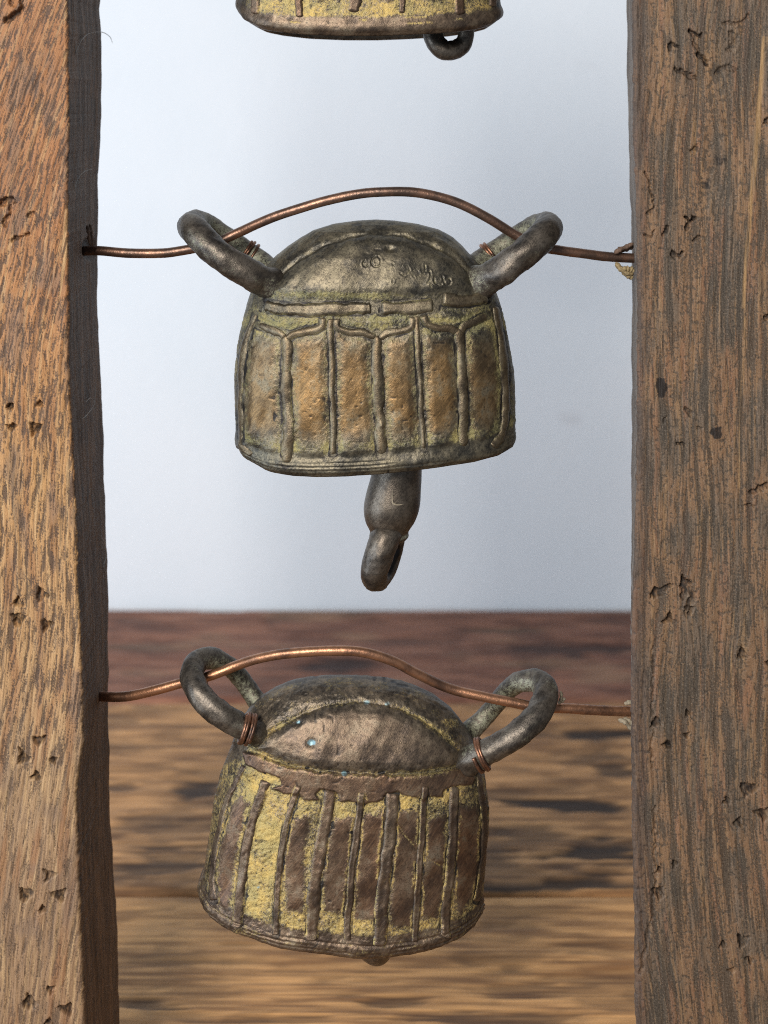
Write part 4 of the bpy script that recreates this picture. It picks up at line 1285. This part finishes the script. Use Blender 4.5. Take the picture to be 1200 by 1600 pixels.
loop_part('handle_loop', bell_top, M_LOOP, [(425, -262, -6), (395, -275, -14), (340, -310, -17), (305, -345, -10), (302, -360, 0), (330, -352, 10), (380, -315, 15), (430, -280, 8)], [24, 22, 22, 22, 21, 18, 17, 19], 11, 0.55)
loop_part('handle_loop', bell_top, M_LOOP, [(730, -262, -6), (760, -275, -14), (815, -310, -17), (850, -345, -10), (853, -360, 0), (825, -352, 10), (775, -315, 15), (725, -280, 8)], [24, 22, 22, 22, 21, 18, 17, 19], 12, 0.55)
clT = lathe_part('clapper', bell_top, M_LOOP, [(-150, 676, 712), (-60, 668, 724), (-10, 664, 734), (12, 668, 736), (26, 676, 730)], 13, 0.0, 0.3)
loop_part('clapper_ring', clT, M_LOOP, [(677, 20, 0), (676, 48, 0), (680, 64, -1), (692, 78, -1), (708, 79, 0), (723, 70, 1), (729, 52, 1), (728, 20, 1)], [16, 16, 16, 16, 15.5, 14, 12.5, 13], 14)


# ------------------------------------------------------------------ copper wires
def wire(label, mat, ctrl, r, seed):
    c = catmull(ctrl, 260)
    path = np.array([W(a, b, d / 1000.0) for a, b, d in c])
    path[:, 2] += (fbm(np.arange(260) * 0.05, np.zeros(260), seed, 2) - 0.5) * 2.0 * S
    V, F = tube(path, r * S, 20, 1.0, 0.03, seed)
    o = mesh_obj('copper_wire', V, F, mat, None, path[130])
    return tag(o, label, 'wire', 'copper wires strung between the posts')


wire('dull copper wire arching over the olive bell in front of the white wall', M_WIRE,
     [(118, 392, 8), (150, 392, 6), (200, 396, 3), (250, 396, 1), (285, 392, 0), (335, 380, 0), (370, 364, 0), (400, 351, -2), (440, 335, -4), (500, 316, -5), (560, 303, -5), (610, 299, -5), (660, 302, -4),
      (710, 315, -3), (760, 340, -2), (800, 364, 0), (838, 384, 0), (875, 392, 0), (920, 398, 2), (960, 402, 4), (1010, 404, 6)], 7.6, 1)
wire('bright copper wire arching over the lowest bell with yellow verdigris', M_WIRE2,
     [(135, 1086, 10), (165, 1088, 7), (205, 1087, 4), (245, 1078, 1), (285, 1067, 0), (330, 1056, 0), (370, 1040, 0), (410, 1028, -3), (460, 1020, -5), (520, 1017, -6), (570, 1020, -6), (615, 1034, -5), (650, 1052, -3),
      (700, 1075, 0), (750, 1088, 0), (800, 1098, 0), (845, 1105, 0), (890, 1107, 1), (940, 1110, 3), (1010, 1112, 7)], 7.6, 2)
wire('copper wire above the upper edge carrying the cut-off bell', M_WIRE,
     [(118, -320, 8), (200, -318, 3), (290, -322, 0), (340, -335, 0), (420, -372, -2), (580, -405, -4), (740, -372, -2), (815, -335, 0), (870, -320, 0), (1008, -316, 6)], 7.6, 3)


def binding(label, mat, centre, axis, R, turns, r, pitch, seed, extra=None):
    """a short coil of thin wire round a lug; axis: direction in photo pixels + depth px"""
    c = W(*centre[:2], centre[2] / 1000.0)
    ax = np.array([axis[0], axis[2], -axis[1]], float)
    ax /= np.linalg.norm(ax)
    u = np.cross(ax, [0, 1, 0])
    u /= np.linalg.norm(u)
    v = np.cross(ax, u)
    n = int(48 * turns)
    t = np.linspace(0, 1, n)
    a = t * turns * 2 * math.pi + seed
    wob = 1 + 0.10 * (fbm(t * 9, t * 0, 900 + int(seed * 10)) - 0.5)
    tilt = 0.25 * np.sin(a * 0.5 + seed)
    path = c + (np.cos(a) * R * S * wob)[:, None] * u + (np.sin(a) * R * S * wob)[:, None] * v + ((t - 0.5) * turns * pitch * S + tilt * pitch * S)[:, None] * ax
    if extra is not None:
        path = np.vstack([path, catmull(np.vstack([path[-1], [W(p[0], p[1], p[2] / 1000.0) for p in extra]]), 24)[1:]])
    V, F = tube(path, r * S, 10)
    o = mesh_obj('binding_wire', V, F, mat, None, c)
    return tag(o, label, 'wire', 'thin wires wound round the bell lugs')


binding('thin dark wire wound round the left lug of the olive bell', M_BIND, (388, 396, 15), (0.8, 0.6, 0), 20.5, 2.3, 2.6, 6.5, 0.4)
binding('thin brown wire looped round the right lug of the olive bell', M_BIND, (766, 398, 14), (-0.8, 0.6, 0), 20.0, 1.6, 2.8, 7, 1.2)
binding('copper wire coiled round the left lug of the lowest bell', M_BIND, (386, 1139, -15), (0.92, 0.35, 0.1), 21.5, 3.3, 3.0, 5.0, 0.2)
binding('copper wire coiled round the right lug of the lowest bell', M_BIND, (752, 1179, -15), (-0.92, 0.40, 0.1), 23.0, 2.2, 3.0, 6.5, 0.7)


# ------------------------------------------------------------------ twine ends, fluff, splinters, cobwebs
def strands(name, label, cat, mat, paths, r, group=None):
    Vs, Fs, off = [], [], 0
    c0 = W(*paths[0][0][:2], paths[0][0][2] / 1000.0)
    for k, p in enumerate(paths):
        cc = catmull(p, 26)
        path = np.array([W(a, b, d / 1000.0) for a, b, d in cc])
        rr = r * S * (0.55 + 0.9 * fbm(np.arange(26) * 0.35, np.zeros(26) + k, 950 + k, 2)) * np.clip(np.minimum(np.arange(26), 25 - np.arange(26)) / 3.0 + 0.25, 0, 1)
        V, F = tube(path, rr, 8, 1.0, 0.2, k)
        Vs.append(V)
        Fs += [[i + off for i in f] for f in F]
        off += len(V)
    o = mesh_obj(name, np.vstack(Vs), Fs, mat, None, c0)
    return tag(o, label, cat, group)


strands('twine_knot', 'brown leathery twist above the upper right wire end at the post', 'twine', M_SPLINT,
        [[(960, 396, 2), (968, 390, 1), (978, 386, 2), (990, 380, 3)], [(961, 394, 5), (972, 391, 5), (990, 384, 6)]], 4.0)
strands('twine_scrap', 'straw-yellow twine scrap under the upper right wire end', 'twine', M_TWINE,
        [[(962, 410, 2), (970, 420, 1), (980, 426, 1), (990, 428, 2)], [(968, 416, 3), (978, 428, 2), (989, 434, 3)], [(972, 420, 0), (984, 420, 1), (992, 424, 1)]], 4.2)
strands('twine_scrap', 'pale twine scrap frayed at the lower right wire end', 'twine', M_FLUFF,
        [[(966, 1124, 3), (976, 1128, 2), (984, 1136, 3), (990, 1142, 4)], [(976, 1100, 6), (984, 1097, 5), (992, 1098, 6)], [(974, 1122, 4), (986, 1128, 3), (992, 1132, 4)]], 3.6)
strands('fluff_tuft', 'tiny whitish fluff on the right lug of the lowest bell', 'fluff', M_FLUFF,
        [[(873, 1100, -1), (877, 1090, -2), (876, 1080, -2)], [(874, 1098, 0), (880, 1094, -1), (881, 1090, -1)]], 2.6)
strands('wood_splinter', 'dark torn splinter at the upper left wire hole in the post', 'splinter', M_SPLINT,
        [[(136, 352, -2), (139, 366, -3), (141, 384, -2)], [(140, 350, 0), (143, 366, 0), (144, 384, 0)]], 2.8)
WEB = [[[(118, 86, -18), (121, 76, -16), (128, 62, -10), (138, 53, 2), (150, 50, 14), (162, 51, 26), (172, 58, 30), (176, 68, 30)], [(120, 66, -18), (118, 76, -18), (121, 86, -17)]],
       [[(117, 298, -20), (118, 288, -18), (124, 276, -14), (132, 268, -8), (144, 264, 2)]],
       [[(128, 655, -16), (136, 648, -6), (146, 634, 5), (148, 622, 8), (150, 598, 12)], [(148, 634, 8), (142, 622, 4), (134, 628, -6)]],
       [[(158, 836, 14), (164, 852, 20), (166, 868, 26), (162, 884, 20), (165, 896, 28)]]]
WL = ['pale cobweb thread near the top of the dark side of the left post', 'short cobweb thread above the upper wire hole on the left post',
      'curling cobweb hair halfway down the side of the left post', 'cobweb hair on the left post above the table edge']
for wp, lb in zip(WEB, WL):
    strands('cobweb_thread', lb, 'cobweb', M_WEB, wp, 0.55, 'cobweb threads on the left post')
